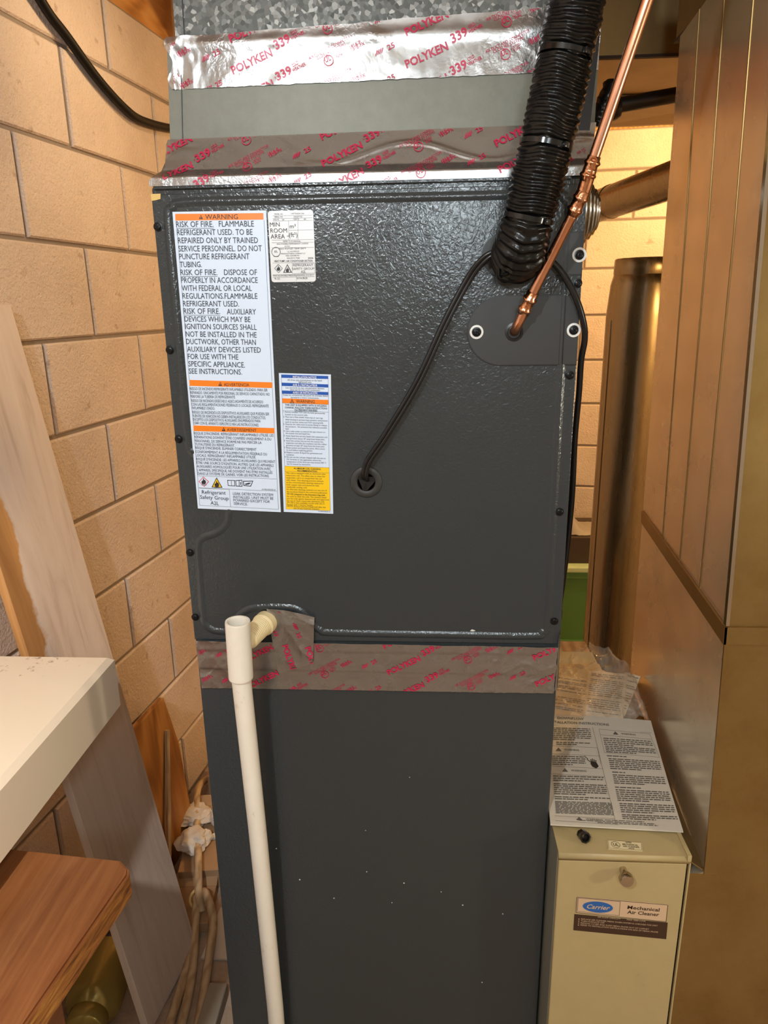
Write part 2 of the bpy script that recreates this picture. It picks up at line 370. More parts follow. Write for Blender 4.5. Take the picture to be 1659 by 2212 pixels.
LAB = {
 'A': [('WARNING', -0.19959, 1.60305, -0.15865, 1.60244, 0.0055, ''), ('RISK OF FIRE.', -0.23716, 1.59471, -0.19004, 1.594, 0.00662, 'u'), ('FLAMMABLE', -0.18311, 1.5941, -0.13916, 1.59345, 0.00659, ''), ('REFRIGERANT USED. TO BE', -0.23703, 1.58529, -0.14148, 1.5839, 0.00666, ''), ('REPAIRED ONLY BY TRAINED', -0.23663, 1.57581, -0.13522, 1.57413, 0.00671, ''), ('SERVICE PERSONNEL. DO NOT', -0.23691, 1.56605, -0.13099, 1.56458, 0.00674, ''), ('PUNCTURE REFRIGERANT', -0.23689, 1.55671, -0.14734, 1.55535, 0.00678, ''), ('TUBING.', -0.23714, 1.5472, -0.2088, 1.54695, 0.00669, ''), ('RISK OF FIRE.', -0.23725, 1.53775, -0.18969, 1.53708, 0.00674, 'u'), ('DISPOSE OF', -0.18107, 1.53693, -0.13899, 1.53623, 0.00671, ''), ('PROPERLY IN ACCORDANCE', -0.23721, 1.52837, -0.13868, 1.52677, 0.00678, ''), ('WITH FEDERAL OR LOCAL', -0.23746, 1.51869, -0.14688, 1.51715, 0.00682, ''), ('REGULATIONS.FLAMMABLE', -0.23729, 1.50919, -0.14033, 1.50749, 0.00674, ''), ('REFRIGERANT USED.', -0.23751, 1.49978, -0.16462, 1.49834, 0.00677, ''), ('RISK OF FIRE.', -0.23771, 1.49057, -0.19017, 1.48965, 0.00681, 'u'), ('AUXILIARY', -0.18119, 1.48901, -0.14346, 1.48824, 0.00679, ''), ('DEVICES WHICH MAY BE', -0.23728, 1.48078, -0.1512, 1.47899, 0.00672, ''), ('IGNITION SOURCES SHALL', -0.23734, 1.47146, -0.14376, 1.46923, 0.00676, ''), ('NOT BE INSTALLED IN THE', -0.23742, 1.46182, -0.14453, 1.45952, 0.0068, ''), ('DUCTWORK, OTHER THAN', -0.23762, 1.45239, -0.14609, 1.45029, 0.00684, ''), ('AUXILIARY DEVICES LISTED', -0.23742, 1.44278, -0.1402, 1.44039, 0.00674, ''), ('FOR USE WITH THE', -0.23734, 1.43337, -0.1704, 1.43174, 0.00678, ''), ('SPECIFIC APPLIANCE.', -0.23752, 1.42391, -0.16236, 1.42157, 0.00683, ''), ('SEE INSTRUCTIONS.', -0.2377, 1.41454, -0.16698, 1.41254, 0.00673, ''), ('ADVERTENCIA', -0.19234, 1.39782, -0.15836, 1.39716, 0.00397, ''), ('RIESGO DE INCENDIO:REFRIGERATE INFLAMABLE UTILIZADO. PARA SER', -0.23842, 1.39307, -0.13452, 1.39031, 0.00362, ''), ('REPARADO. ÚNICAMENTE POR PERSONAL DE SERVICIO CAPACITADO. NO', -0.23823, 1.38791, -0.13199, 1.38477, 0.00363, ''), ('PERFORE LA TUBERÍA DE REFRIGERANTE.', -0.23831, 1.38274, -0.1781, 1.38138, 0.00364, ''), ('RIESGO DE INCENDIO:DESÉCHELO ADECUADAMENTE DE ACUERDO', -0.23828, 1.37729, -0.14137, 1.37479, 0.00364, ''), ('CON LAS REGLAMENTACIONES FEDERALES O LOCALES. REFRIGERANTE', -0.23834, 1.37234, -0.13423, 1.3693, 0.00366, ''), ('INFLAMABLE USADO.', -0.23811, 1.36751, -0.20698, 1.36665, 0.00366, ''), ('RIESGO DE INCENDIO:LOS DISPOSITIVOS AUXILIARES QUE PUEDEN SER', -0.2381, 1.36188, -0.13422, 1.35863, 0.00369, ''), ('FUENTES DE IGNICIÓN NO DEBEN INSTALARSE EN LOS CONDUCTOS,', -0.23802, 1.35689, -0.13913, 1.35369, 0.0037, ''), ('EXCEPTO LOS DISPOSITIVOS AUXILIARES ENUMERADOS PARA', -0.23779, 1.35202, -0.14641, 1.34927, 0.00369, ''), ('USAR CON EL APARATO ESPECÍFICO.VEA LAS INSTRUCCIONES.', -0.23781, 1.34739, -0.149, 1.34389, 0.00371, ''), ('AVERTISSEMENT', -0.19291, 1.3379, -0.15278, 1.33678, 0.00385, ''), ("RISQUE D'INCENDIE. RÉFRIGÉRANT INFLAMMABLE UTILISÉ. LES", -0.23854, 1.33346, -0.12997, 1.32992, 0.00347, ''), ('RÉPARATIONS DOIVENT ÊTRE CONFIÉES UNIQUEMENT À DU', -0.23833, 1.32838, -0.1336, 1.32475, 0.00348, ''), ('PERSONNEL DE SERVICE FORMÉ.NE PAS PERCER LA', -0.2384, 1.32316, -0.14693, 1.32013, 0.00349, ''), ('TUYAUTERIE DU RÉFRIGÉRANT.', -0.2383, 1.31832, -0.18356, 1.31652, 0.00351, ''), ("RISQUE D'INCENDIE. ÉLIMINER CORRECTEMENT", -0.23831, 1.31361, -0.15448, 1.31078, 0.00351, ''), ('CONFORMÉMENT À LA RÉGLEMENTATION FÉDÉRALE OU', -0.2384, 1.30821, -0.14044, 1.30428, 0.00352, ''), ('LOCALE. RÉFRIGÉRANT INFLAMMABLE UTILISÉ.', -0.23858, 1.3032, -0.15584, 1.30027, 0.00353, ''), ("RISQUE D'INCENDIE. LES APPAREILS AUXILIAIRES QUI PEUVENT", -0.23836, 1.29803, -0.13007, 1.29385, 0.00355, ''), ("ÊTRE UNE SOURCE D'IGNITION, AUTRES QUE LES APPAREILS", -0.23841, 1.29299, -0.13239, 1.2887, 0.00355, ''), ('AUXILIAIRES HOMOLOGUÉS POUR UNE UTILISATION AVEC', -0.23859, 1.28793, -0.13643, 1.28394, 0.00357, ''), ("L'APPAREIL SPÉCIFIQUE, NE DOIVENT PAS ÊTRE INSTALLÉS", -0.23864, 1.28273, -0.13459, 1.27875, 0.00357, ''), ('DANS LE SYSTÈME DE GAINES. VOIR LES INSTRUCTIONS.', -0.2384, 1.27778, -0.13931, 1.2741, 0.00358, ''), ('0140D00205-A', -0.15058, 1.25618, -0.13162, 1.25549, 0.0018, ''), ('Refrigerant', -0.23478, 1.25059, -0.20152, 1.24949, 0.00532, ''), ('Safety Group', -0.23801, 1.24358, -0.19803, 1.24152, 0.00535, ''), ('A2L', -0.22398, 1.23516, -0.21234, 1.23433, 0.00509, ''), ('LEAK DETECTION SYSTEM', -0.19128, 1.24921, -0.13549, 1.2473, 0.00364, ''), ('INSTALLED. UNIT MUST BE', -0.19123, 1.24432, -0.13538, 1.24228, 0.00365, ''), ('POWERED EXCEPT FOR', -0.19131, 1.2397, -0.14056, 1.23766, 0.00365, ''), ('SERVICE.', -0.19138, 1.23507, -0.17184, 1.23383, 0.00366, '')],
 'ban1': [('orange', [(-0.23723, 1.61004), (-0.12653, 1.60866), (-0.12674, 1.60119), (-0.2376, 1.60228)]), ('orange', [(-0.23825, 1.40628), (-0.12743, 1.40212), (-0.12787, 1.39473), (-0.23858, 1.39847)]), ('orange', [(-0.23809, 1.34581), (-0.12823, 1.34155), (-0.12839, 1.33428), (-0.23852, 1.33812)])],
 'lin1': [('line', [(-0.23646, 1.6019), (-0.23821, 1.40606)]), ('line', [(-0.12613, 1.60058), (-0.12785, 1.40347)]), ('line', [(-0.23858, 1.39847), (-0.23782, 1.34581)]), ('line', [(-0.12787, 1.39473), (-0.12823, 1.34155)]), ('line', [(-0.23812, 1.33811), (-0.23927, 1.23401)]), ('line', [(-0.12839, 1.33428), (-0.12908, 1.22856)]), ('line', [(-0.23828, 1.27612), (-0.12934, 1.27162)]), ('line', [(-0.23882, 1.25923), (-0.12965, 1.25438)]), ('line', [(-0.23927, 1.23401), (-0.12908, 1.22856)]), ('line', [(-0.19616, 1.25701), (-0.196, 1.2321)]), ('line', [(-0.23804, 1.25882), (-0.19616, 1.25701)])],
 'tri1': [('black', [(-0.20765, 1.60346), (-0.20257, 1.60335), (-0.20473, 1.60841)]), ('black', [(-0.1998, 1.39814), (-0.19481, 1.3981), (-0.19687, 1.40349)]), ('black', [(-0.19998, 1.33793), (-0.19492, 1.33777), (-0.19703, 1.34321)])],
 'exc1': [('orange', [(-0.20544, 1.60485), (-0.20466, 1.60483), (-0.20435, 1.60685), (-0.20539, 1.60687)]), ('orange', [(-0.19759, 1.3994), (-0.19694, 1.3994), (-0.19662, 1.4017), (-0.19754, 1.4017)]), ('orange', [(-0.19774, 1.33925), (-0.19708, 1.33924), (-0.19677, 1.34149), (-0.1977, 1.3415)]), ('orange', [(-0.20552, 1.60389), (-0.20474, 1.60388), (-0.20469, 1.60447), (-0.20547, 1.60449)])],
 'dia': ((-0.23067, 1.26783), 0.00724),
 'ytri': [('black', [(-0.22055, 1.25979), (-0.20527, 1.25923), (-0.21227, 1.27403)]), ('yellow', [(-0.21869, 1.26076), (-0.20683, 1.26034), (-0.21244, 1.27196)])],
 'fl': [(-0.23067, 1.26783), (-0.21267, 1.26409)],
 'book': [('black', [(-0.19786, 1.2703), (-0.187, 1.27001), (-0.18738, 1.26131), (-0.19741, 1.262)]), ('black', [(-0.1862, 1.26988), (-0.17718, 1.27056), (-0.17733, 1.26089), (-0.1863, 1.26117)]), ('black', [(-0.17621, 1.26891), (-0.16154, 1.26917), (-0.16563, 1.26089), (-0.17561, 1.262)])],
 'book2': [('white', [(-0.19686, 1.26919), (-0.19248, 1.26947), (-0.19273, 1.26256), (-0.19666, 1.26297)]), ('white', [(-0.19181, 1.26933), (-0.18803, 1.26905), (-0.18812, 1.26228), (-0.19205, 1.26256)]), ('white', [(-0.18545, 1.26891), (-0.1819, 1.26918), (-0.18201, 1.262), (-0.1854, 1.26228)]), ('white', [(-0.18108, 1.26918), (-0.17794, 1.26946), (-0.17806, 1.262), (-0.1812, 1.262)]), ('white', [(-0.17493, 1.2678), (-0.16297, 1.26807), (-0.16623, 1.262), (-0.17458, 1.26311)])],
 'hand': [('black', [(-0.18012, 1.26753), (-0.17903, 1.26753), (-0.17905, 1.26338), (-0.18014, 1.26338)]), ('black', [(-0.17379, 1.26476), (-0.16824, 1.26642), (-0.16446, 1.26614), (-0.16841, 1.26393), (-0.1728, 1.26338)])],
 'B': [('MODEL NO.', -0.11288, 1.60624, -0.10194, 1.60613, 0.00177, ''), ('CAPTA3626C3AA', -0.09228, 1.60652, -0.07561, 1.60628, 0.00177, ''), ('SERIAL NO.', -0.11307, 1.60293, -0.10212, 1.60282, 0.00177, ''), ('2502297102', -0.08926, 1.60267, -0.07834, 1.60268, 0.00177, ''), ('VOLTS', -0.1148, 1.59987, -0.10745, 1.59984, 0.00166, ''), ('24', -0.10358, 1.59976, -0.10101, 1.59971, 0.00166, ''), ('HERTZ', -0.08941, 1.59982, -0.08233, 1.5998, 0.00166, ''), ('60', -0.07655, 1.5998, -0.07372, 1.59986, 0.00165, ''), ('MIN', -0.11911, 1.59269, -0.10681, 1.5928, 0.00501, ''), ('ROOM', -0.119, 1.58574, -0.09815, 1.58557, 0.00504, ''), ('AREA', -0.11902, 1.57889, -0.1011, 1.57878, 0.00506, ''), ('*', -0.09846, 1.57969, -0.09638, 1.57977, 0.00241, ''), ('m²', -0.0944, 1.5904, -0.08665, 1.59048, 0.00478, ''), ('(ft²)', -0.09584, 1.58025, -0.08521, 1.5804, 0.00528, ''), ('REFER TO IO MANUAL', -0.10366, 1.57473, -0.08161, 1.57455, 0.00157, ''), ('MAX POSSIBLE REFRIGERANT CHARGE', -0.11163, 1.57174, -0.07203, 1.5716, 0.00157, ''), ('FACTORY', -0.10203, 1.5689, -0.09526, 1.56889, 0.00145, ''), ('MAX OUTLET TEMP 200°F', -0.10936, 1.56588, -0.07553, 1.56586, 0.0017, ''), ('U.S. ALUMINUM', -0.0991, 1.56278, -0.08412, 1.56275, 0.00158, ''), ('MANUFACTURING COMPANY L.P.', -0.10707, 1.56025, -0.07644, 1.56017, 0.00158, ''), ('19001 KERMIER RD.', -0.10133, 1.5577, -0.08371, 1.55775, 0.00159, ''), ('WALLER,TX 77484', -0.10017, 1.55488, -0.08385, 1.55483, 0.00158, ''), ('2026', -0.07345, 1.5544, -0.06668, 1.5544, 0.00182, 'b'), ('Intertek', -0.11664, 1.55749, -0.10983, 1.55749, 0.00134, ''), ('HEAT PUMP / AIR CONDITIONER SECTION', -0.11608, 1.55136, -0.06773, 1.551, 0.00209, 'b'), ('REFRIGERANT', -0.0924, 1.5458, -0.06731, 1.54561, 0.00269, ''), ('SAFETY GROUP', -0.09366, 1.54164, -0.06619, 1.54141, 0.0027, ''), ('A2L', -0.08297, 1.53776, -0.07681, 1.53778, 0.00295, ''), ('MAX ALLOWABLE PRESSURE', -0.1184, 1.53415, -0.08945, 1.53404, 0.00185, ''), ('HIGH/PSIG 4.52 /BTU', -0.08853, 1.53415, -0.06714, 1.53428, 0.00185, ''), ('R-32', -0.11663, 1.53052, -0.11004, 1.53041, 0.00211, ''), ('RATING', -0.08832, 1.53043, -0.08108, 1.53056, 0.00198, ''), ('B.22', -0.08029, 1.53054, -0.07503, 1.53071, 0.00211, 'b'), ('ETL', -0.11517, 1.56247, -0.11138, 1.56252, 0.00218, 'b')],
 'lin2': [('line', [(-0.11488, 1.6051), (-0.06541, 1.60501)]), ('line', [(-0.11506, 1.60202), (-0.06555, 1.60194)]), ('line', [(-0.11522, 1.59929), (-0.06567, 1.5991)]), ('line', [(-0.09563, 1.599), (-0.09627, 1.577)]), ('line', [(-0.08404, 1.599), (-0.08486, 1.57703)]), ('line', [(-0.09594, 1.58816), (-0.06549, 1.58815)]), ('line', [(-0.11783, 1.57706), (-0.06533, 1.57689)]), ('line', [(-0.11801, 1.57404), (-0.06546, 1.57388)]), ('line', [(-0.11837, 1.56799), (-0.06533, 1.56773)]), ('line', [(-0.11837, 1.5503), (-0.06582, 1.54999)]), ('line', [(-0.09355, 1.54901), (-0.06547, 1.549)]), ('line', [(-0.09355, 1.54901), (-0.09389, 1.5372)]), ('line', [(-0.09389, 1.5372), (-0.06544, 1.53746)]), ('line', [(-0.06547, 1.549), (-0.06544, 1.53746)]), ('line', [(-0.11894, 1.53614), (-0.06576, 1.53599)]), ('line', [(-0.11912, 1.53317), (-0.06588, 1.53315)]), ('line', [(-0.08898, 1.53564), (-0.08905, 1.52883)])],
 'dia2': ((-0.11127, 1.54366), 0.00498),
 't2': [('black', [(-0.10565, 1.53839), (-0.09422, 1.53844), (-0.09984, 1.54875)]), ('white', [(-0.1039, 1.53922), (-0.09601, 1.53934), (-0.09994, 1.54691)])],
 'etl': ((-0.11329, 1.56328), 0.0057),
 'fl2': [(-0.11128, 1.54342), (-0.09996, 1.54162)],
 'C': [('INSTALLATION NOTICE', -0.09991, 1.40771, -0.06887, 1.40667, 0.00252, 'bw'), ("AVIS À L'INSTALLATEUR", -0.1007, 1.39731, -0.06814, 1.39615, 0.00254, 'bw'), ('AVISO DE INSTALACIÓN', -0.10095, 1.38735, -0.06855, 1.38634, 0.00256, 'bw'), ('All drain pan connections to be hand', -0.10721, 1.40423, -0.06207, 1.40282, 0.00202, ''), ('tightened only', -0.09311, 1.40144, -0.0757, 1.40066, 0.00203, ''), ('Les raccords du bac récupération doivent', -0.10995, 1.3942, -0.05886, 1.39251, 0.00204, ''), ('être serrés à la main seulement', -0.10425, 1.39147, -0.06476, 1.39039, 0.00192, ''), ('Todas las conexiones del panel de drenaje deben', -0.11477, 1.38464, -0.05443, 1.3829, 0.00205, ''), ('apretarse a mano únicamente.', -0.10411, 1.38148, -0.06646, 1.38017, 0.00192, ''), ('WARNING', -0.09726, 1.37525, -0.07255, 1.37443, 0.004, ''), ('THIS UNIT IS EQUIPPED WITH A HOLDING', -0.11222, 1.37148, -0.05687, 1.36955, 0.0022, 'b'), ('CHARGE. FOLLOW THESE INSTRUCTIONS', -0.11241, 1.36798, -0.05622, 1.36619, 0.00221, 'b'), ('TO PREVENT INJURIES', -0.10001, 1.36466, -0.06947, 1.36382, 0.00221, 'bu'), ('1. Factory installed TXV with the bulb permanently', -0.1152, 1.36242, -0.05945, 1.35999, 0.00195, ''), ('located on the suction tube.', -0.1129, 1.35889, -0.0824, 1.35779, 0.00195, ''), ('2. Must use a Heat shield. Heat trap or wet rags', -0.11556, 1.35591, -0.06257, 1.35364, 0.00195, ''), ('when brazing to protect heat sensitive components', -0.11312, 1.35223, -0.05629, 1.35008, 0.00196, ''), ('such as service valves and TXV sensing bulb.', -0.11317, 1.34896, -0.0619, 1.34711, 0.00196, ''), ('3. Depress the valve stem in access fitting to release', -0.11583, 1.34609, -0.05718, 1.34381, 0.00197, ''), ('the pressure.  No pressure loss indicates possible', -0.11337, 1.34279, -0.05756, 1.34067, 0.00197, ''), ('leak.', -0.11327, 1.33976, -0.10852, 1.3396, 0.00197, ''), ('4. Use a tube cutter to remove the spin closure on', -0.11594, 1.33674, -0.06015, 1.33476, 0.00198, ''), ('the suction line and liquid line.', -0.11346, 1.33369, -0.08024, 1.33248, 0.00198, ''), ('5. Insert liquid line set into liquid tube expansion and', -0.11602, 1.33039, -0.05764, 1.32802, 0.00198, ''), ('slide grommet about 18" away from braze joint.', -0.11356, 1.32693, -0.06105, 1.32486, 0.00199, ''), ('6. Insert the suction line set into the suction line', -0.11612, 1.32375, -0.06328, 1.32168, 0.00199, ''), ('expansion and slide the insulation and the rubber', -0.11364, 1.32054, -0.05839, 1.31834, 0.002, ''), ('grommet at least 18" away from the braze joint.', -0.11368, 1.31734, -0.06155, 1.31529, 0.002, ''), ('7. Braze suction and liquid line joints. Allow joints', -0.11624, 1.31414, -0.06154, 1.31209, 0.00201, ''), ('to cool before replacing gaskets.', -0.11375, 1.31092, -0.07793, 1.3096, 0.00201, ''), ('8. Replace suction & liquid line grommets and', -0.11632, 1.30771, -0.06549, 1.30582, 0.00201, ''), ('insulation.', -0.11396, 1.30448, -0.10319, 1.30404, 0.00201, ''), ('9. Do not use the coil pan shipped with the unit on', -0.11653, 1.30139, -0.06083, 1.29923, 0.00202, ''), ('Oil, furnaces or any application where the', -0.11404, 1.29814, -0.06719, 1.29628, 0.00203, ''), ('temperature of the drain pan may exceed 300° F.', -0.11421, 1.2949, -0.06001, 1.29289, 0.00203, ''), ('See IO manual for instruction.', -0.11411, 1.29165, -0.08142, 1.2905, 0.00203, ''), ('This unit is equipped with an aluminum tube', -0.11572, 1.27914, -0.06192, 1.27744, 0.00204, ''), ('evaporator coil. The safest way to clean the', -0.11576, 1.27586, -0.06272, 1.27403, 0.00205, ''), ('evaporator coil is to simply flush the coil', -0.1158, 1.27257, -0.06726, 1.27089, 0.00206, ''), ('with water. This cleaning practice remains', -0.11598, 1.26928, -0.06498, 1.26746, 0.00206, ''), ('as the recommended cleaning method for', -0.11602, 1.26598, -0.06484, 1.26417, 0.00206, ''), ('both copper tube and aluminum tube', -0.11606, 1.26268, -0.07127, 1.26115, 0.00206, ''), ('residential cooling coils.', -0.1161, 1.2595, -0.08754, 1.2584, 0.00207, ''), ('An alternate cleaning method is to use one of', -0.11627, 1.25619, -0.06078, 1.25426, 0.00207, ''), ('the products listed in the technical publication', -0.11632, 1.25286, -0.06064, 1.25095, 0.00208, ''), ('the unit) to clean the coils. The cleaners listed', -0.11653, 1.24634, -0.06209, 1.24443, 0.00208, ''), ('are the only agents deemed safe and approved', -0.11656, 1.24313, -0.05857, 1.24124, 0.00209, ''), ('for use to clean round tube aluminum coils.', -0.11673, 1.24006, -0.06435, 1.23831, 0.0021, ''), ('TP-109 is also available on the web site in', -0.11674, 1.23727, -0.06486, 1.23552, 0.0021, ''), ('Partner Link > Service Toolkit.', -0.11689, 1.23447, -0.0808, 1.23326, 0.0021, ''), ('NOTE: Ensure coils are rinsed well after the', -0.11687, 1.23223, -0.06329, 1.23049, 0.0021, ''), ('use of any chemical cleaners.', -0.1079, 1.2293, -0.07193, 1.2281, 0.0021, ''), ('TP-109 (shipped in the literature bag with', -0.11636, 1.24953, -0.06346, 1.24762, 0.00208, 'b'), ('ALUMINUM COIL CLEANING', -0.10505, 1.28552, -0.06807, 1.28411, 0.00218, 'b'), ('RECOMMENDATION', -0.10012, 1.28225, -0.0734, 1.28112, 0.00218, 'b'), ('0140R00026-A', -0.07382, 1.22501, -0.05688, 1.22434, 0.00154, '')],
 'ban3': [('blue', [(-0.11506, 1.41214), (-0.05345, 1.40968), (-0.05346, 1.40577), (-0.11517, 1.40797)]), ('blue', [(-0.11513, 1.40163), (-0.05372, 1.39882), (-0.05374, 1.39476), (-0.11523, 1.39743)]), ('blue', [(-0.1153, 1.39143), (-0.05383, 1.38877), (-0.05397, 1.38494), (-0.11541, 1.38721)]), ('orange', [(-0.11548, 1.38118), (-0.05407, 1.37854), (-0.05416, 1.37263), (-0.11569, 1.37499)]), ('yellow', [(-0.11716, 1.28976), (-0.05649, 1.28721), (-0.05707, 1.22658), (-0.11855, 1.22886)])],
 'lin3': [('line', [(-0.11506, 1.41214), (-0.11569, 1.37499)]), ('line', [(-0.05345, 1.40968), (-0.05416, 1.37263)]), ('line', [(-0.11569, 1.37499), (-0.11716, 1.28976)]), ('line', [(-0.05416, 1.37263), (-0.05649, 1.28721)]), ('line', [(-0.11716, 1.28976), (-0.11855, 1.22886)]), ('line', [(-0.05649, 1.28721), (-0.05707, 1.22658)]), ('line', [(-0.11855, 1.22886), (-0.05707, 1.22658)]), ('line', [(-0.11716, 1.28976), (-0.05649, 1.28721)]), ('line', [(-0.11729, 1.28241), (-0.05649, 1.28001)]), ('line', [(-0.11584, 1.36502), (-0.05441, 1.36243)]), ('line', [(-0.11569, 1.37499), (-0.05417, 1.3725)])],
 'tri3': [('black', [(-0.10551, 1.37479), (-0.0999, 1.37462), (-0.10236, 1.38005)]), ('orange', [(-0.10443, 1.37543), (-0.10091, 1.37528), (-0.10244, 1.37864)]), ('black', [(-0.10284, 1.37593), (-0.10231, 1.37593), (-0.10208, 1.37786), (-0.10287, 1.37787)])],
 'lab': [[(-0.24052, 1.61249), (-0.12285, 1.61177), (-0.12617, 1.22434), (-0.24243, 1.22948)], [(-0.12098, 1.6109), (-0.06464, 1.61112), (-0.06456, 1.52719), (-0.12105, 1.52724)], [(-0.11819, 1.41407), (-0.04979, 1.41154), (-0.0533, 1.2221), (-0.12205, 1.22477)]],
}
# ================================================================== THE SETTING
TH = .13563
dW = Vector((math.sin(TH), math.cos(TH), 0)); eW = Vector((math.cos(TH), -math.sin(TH), 0))   # along the left wall / off it
def block_wall(name, org, along, out, s0, s1, head, top, smin, smax):
    # concrete blocks with recessed joints; org on the face plane, head(course) -> position of one head joint
    bm = bmesh.new(); up = Vector((0, 0, 1)); J = .0045; CH = .004
    zt = 1.837+.2025
    P = lambda s, z, d=0: org+along*s+up*z+out*d
    k = -1
    while True:
        zb = zt-.2025*k
        z1 = zb; z0 = zb-.2025; k += 1
        if z1 <= .02: break
        if z0 > top-.02: continue
        z1 = min(z1, top); z0 = max(z0, 0)
        h = head[k % 2]; n0 = math.floor((smin-h)/.39)
        for i in range(n0, math.ceil((smax-h)/.39)+1):
            a = max(h+.39*i, smin); b = min(h+.39*(i+1), smax)
            if b-a < .03: continue
            jx = J+random.uniform(-.0012, .0012); d = random.uniform(-.0015, .0015)
            q0 = [P(a+jx, z0+J, -.012), P(b-jx, z0+J, -.012), P(b-jx, z1-J, -.012), P(a+jx, z1-J, -.012)]
            q1 = [P(a+jx, z0+J, -CH+d), P(b-jx, z0+J, -CH+d), P(b-jx, z1-J, -CH+d), P(a+jx, z1-J, -CH+d)]
            q2 = [P(a+jx+CH, z0+J+CH, d), P(b-jx-CH, z0+J+CH, d), P(b-jx-CH, z1-J-CH, d), P(a+jx+CH, z1-J-CH, d)]
            L = [[bm.verts.new(p) for p in q] for q in (q0, q1, q2)]
            fs = [bm.faces.new(L[2])]
            for A, B in ((L[0], L[1]), (L[1], L[2])):
                for j in range(4): fs.append(bm.faces.new((A[j], A[(j+1) % 4], B[(j+1) % 4], B[j])))
    q = [P(smin, 0, -.007), P(smax, 0, -.007), P(smax, top, -.007), P(smin, top, -.007)]
    q2 = [p-out*.19 for p in q]
    a = [bm.verts.new(p) for p in q]; b = [bm.verts.new(p) for p in q2]
    ff = [bm.faces.new(a), bm.faces.new(b[::-1])]+[bm.faces.new((a[i], b[i], b[(i+1) % 4], a[(i+1) % 4])) for i in range(4)]
    for f in ff: f.material_index = 1
    bmesh.ops.recalc_face_normals(bm, faces=bm.faces)
    return struct(obj(name, bm, ['block', 'mortar'], smooth=40))
# course index parity: the course under z=2.04 has joints at .65 (left) / .63 (back)
block_wall('wall_left', -.80*eW, dW, eW, 0, 0, {0: .457, 1: .652}, 2.2, -3.2, 2.6)
block_wall('wall_back', 2.6*dW, eW, -dW, 0, 0, {0: .825, 1: .63}, 2.2, -.8, 2.6)
bm = bmesh.new(); box(bm, -2.2, 3.2, -3.6, 3.2, -.1, 0); struct(obj('floor', bm, 'concrete'))
bm = bmesh.new(); box(bm, -2.2, 3.2, -3.6, 3.2, 2.46, 2.54); struct(obj('ceiling', bm, 'ceiling'))
bm = bmesh.new(); prism(bm, [2.45*eW+dW*s+Vector((0, 0, z)) for s, z in ((-3.2, 0), (2.6, 0), (2.6, 2.46), (-3.2, 2.46))], eW*.1); struct(obj('wall_right', bm, 'room'))
bm = bmesh.new(); prism(bm, [-3.2*dW+eW*s+Vector((0, 0, z)) for s, z in ((-.8, 0), (2.5, 0), (2.5, 2.46), (-.8, 2.46))], -dW*.1); struct(obj('wall_front', bm, 'room'))
# sill plate and rim board on top of the block walls
bm = bmesh.new(); prism(bm, [-.86*eW+dW*s+Vector((0, 0, z)) for s, z in ((-3.2, 2.2), (2.6, 2.2), (2.6, 2.46), (-3.2, 2.46))], -eW*.04); struct(obj('trim_1', bm, 'orange_wood'))
bm = bmesh.new(); prism(bm, [2.66*dW+eW*s+Vector((0, 0, z)) for s, z in ((-.8, 2.2), (2.5, 2.2), (2.5, 2.46), (-.8, 2.46))], dW*.04); struct(obj('trim_2', bm, 'orange_wood'))
bm = bmesh.new()
for s in (-.9, .0, 1.33): prism(bm, [-.86*eW+dW*s+Vector((0, 0, z)) for z in (2.24, 2.46)]+[-.86*eW+dW*(s+.04)+Vector((0, 0, z)) for z in (2.46, 2.24)], eW*3.2)
struct(obj('trim_3', bm, 'orange_wood'))

# ================================================================== COIL CABINET
XL, XR = -.2660, .2665
cab = thing('coil_cabinet', 'dark grey coil cabinet with warning stickers, stacked on top of the furnace cabinet', 'air conditioner', (0, .25, 1.0))
bm = bmesh.new(); box(bm, XL, XR, .002, .53, .992, 1.642, .003); obj('casing', bm, 'enamel', cab, 40)
# front door: flat sheet with a rolled bead
bm = bmesh.new(); box(bm, XL+.0005, XR-.0005, -.0012, .0018, 1.0285, 1.633, .0009)
def bead(bm, pts, w=.0034, h=.0022, closed=False):
    P = spline([(x, 0, z) for x, z in pts], 8); prof = [(-1.7, 0), (-1, .55), (-.45, .95), (0, 1), (.45, .95), (1, .55), (1.7, 0)]
    rows = []
    for i, p in enumerate(P):
        t = (P[min(i+1, len(P)-1)]-P[max(i-1, 0)]).normalized(); n = Vector((t.z, 0, -t.x))
        d_ = max(-.2410-p.x, p.x+.1262, 1.2290-p.z, p.z-1.612); hh = .0006+(h-.0006)*max(0, min(1, d_/.004))
        rows.append([bm.verts.new((p.x+n.x*a*w, -.0011-hh*b, p.z+n.z*a*w)) for a, b in prof])
    for a, b in zip(rows, rows[1:]):
        for k in range(len(prof)-1): bm.faces.new((a[k], b[k], b[k+1], a[k+1]))
PT = [(.2465, 1.35), (.2465, 1.50), (.2462, 1.600), (.240, 1.6165), (.224, 1.6222), (.10, 1.6228), (-.10, 1.6232), (-.222, 1.6232), (-.2405, 1.617), (-.2475, 1.603), (-.2480, 1.50), (-.2485, 1.335), (-.2435, 1.309), (-.224, 1.294), (-.206, 1.280), (-.1995, 1.262), (-.1992, 1.225), (-.2045, 1.206), (-.220, 1.193), (-.240, 1.1855), (-.248, 1.170), (-.2492, 1.12), (-.2494, 1.066), (-.245, 1.050), (-.233, 1.0425), (-.212, 1.0425), (-.203, 1.053), (-.196, 1.067), (-.183, 1.0765), (-.165, 1.0802), (-.125, 1.0806), (-.108, 1.076), (-.098, 1.066), (-.089, 1.053), (-.078, 1.0455), (-.058, 1.0415), (.10, 1.0405), (.226, 1.0402), (.240, 1.046), (.2464, 1.062), (.2465, 1.20), (.2465, 1.35)]
bead(bm, PT)
door = obj('front_panel', bm, 'enamel', cab, 35)
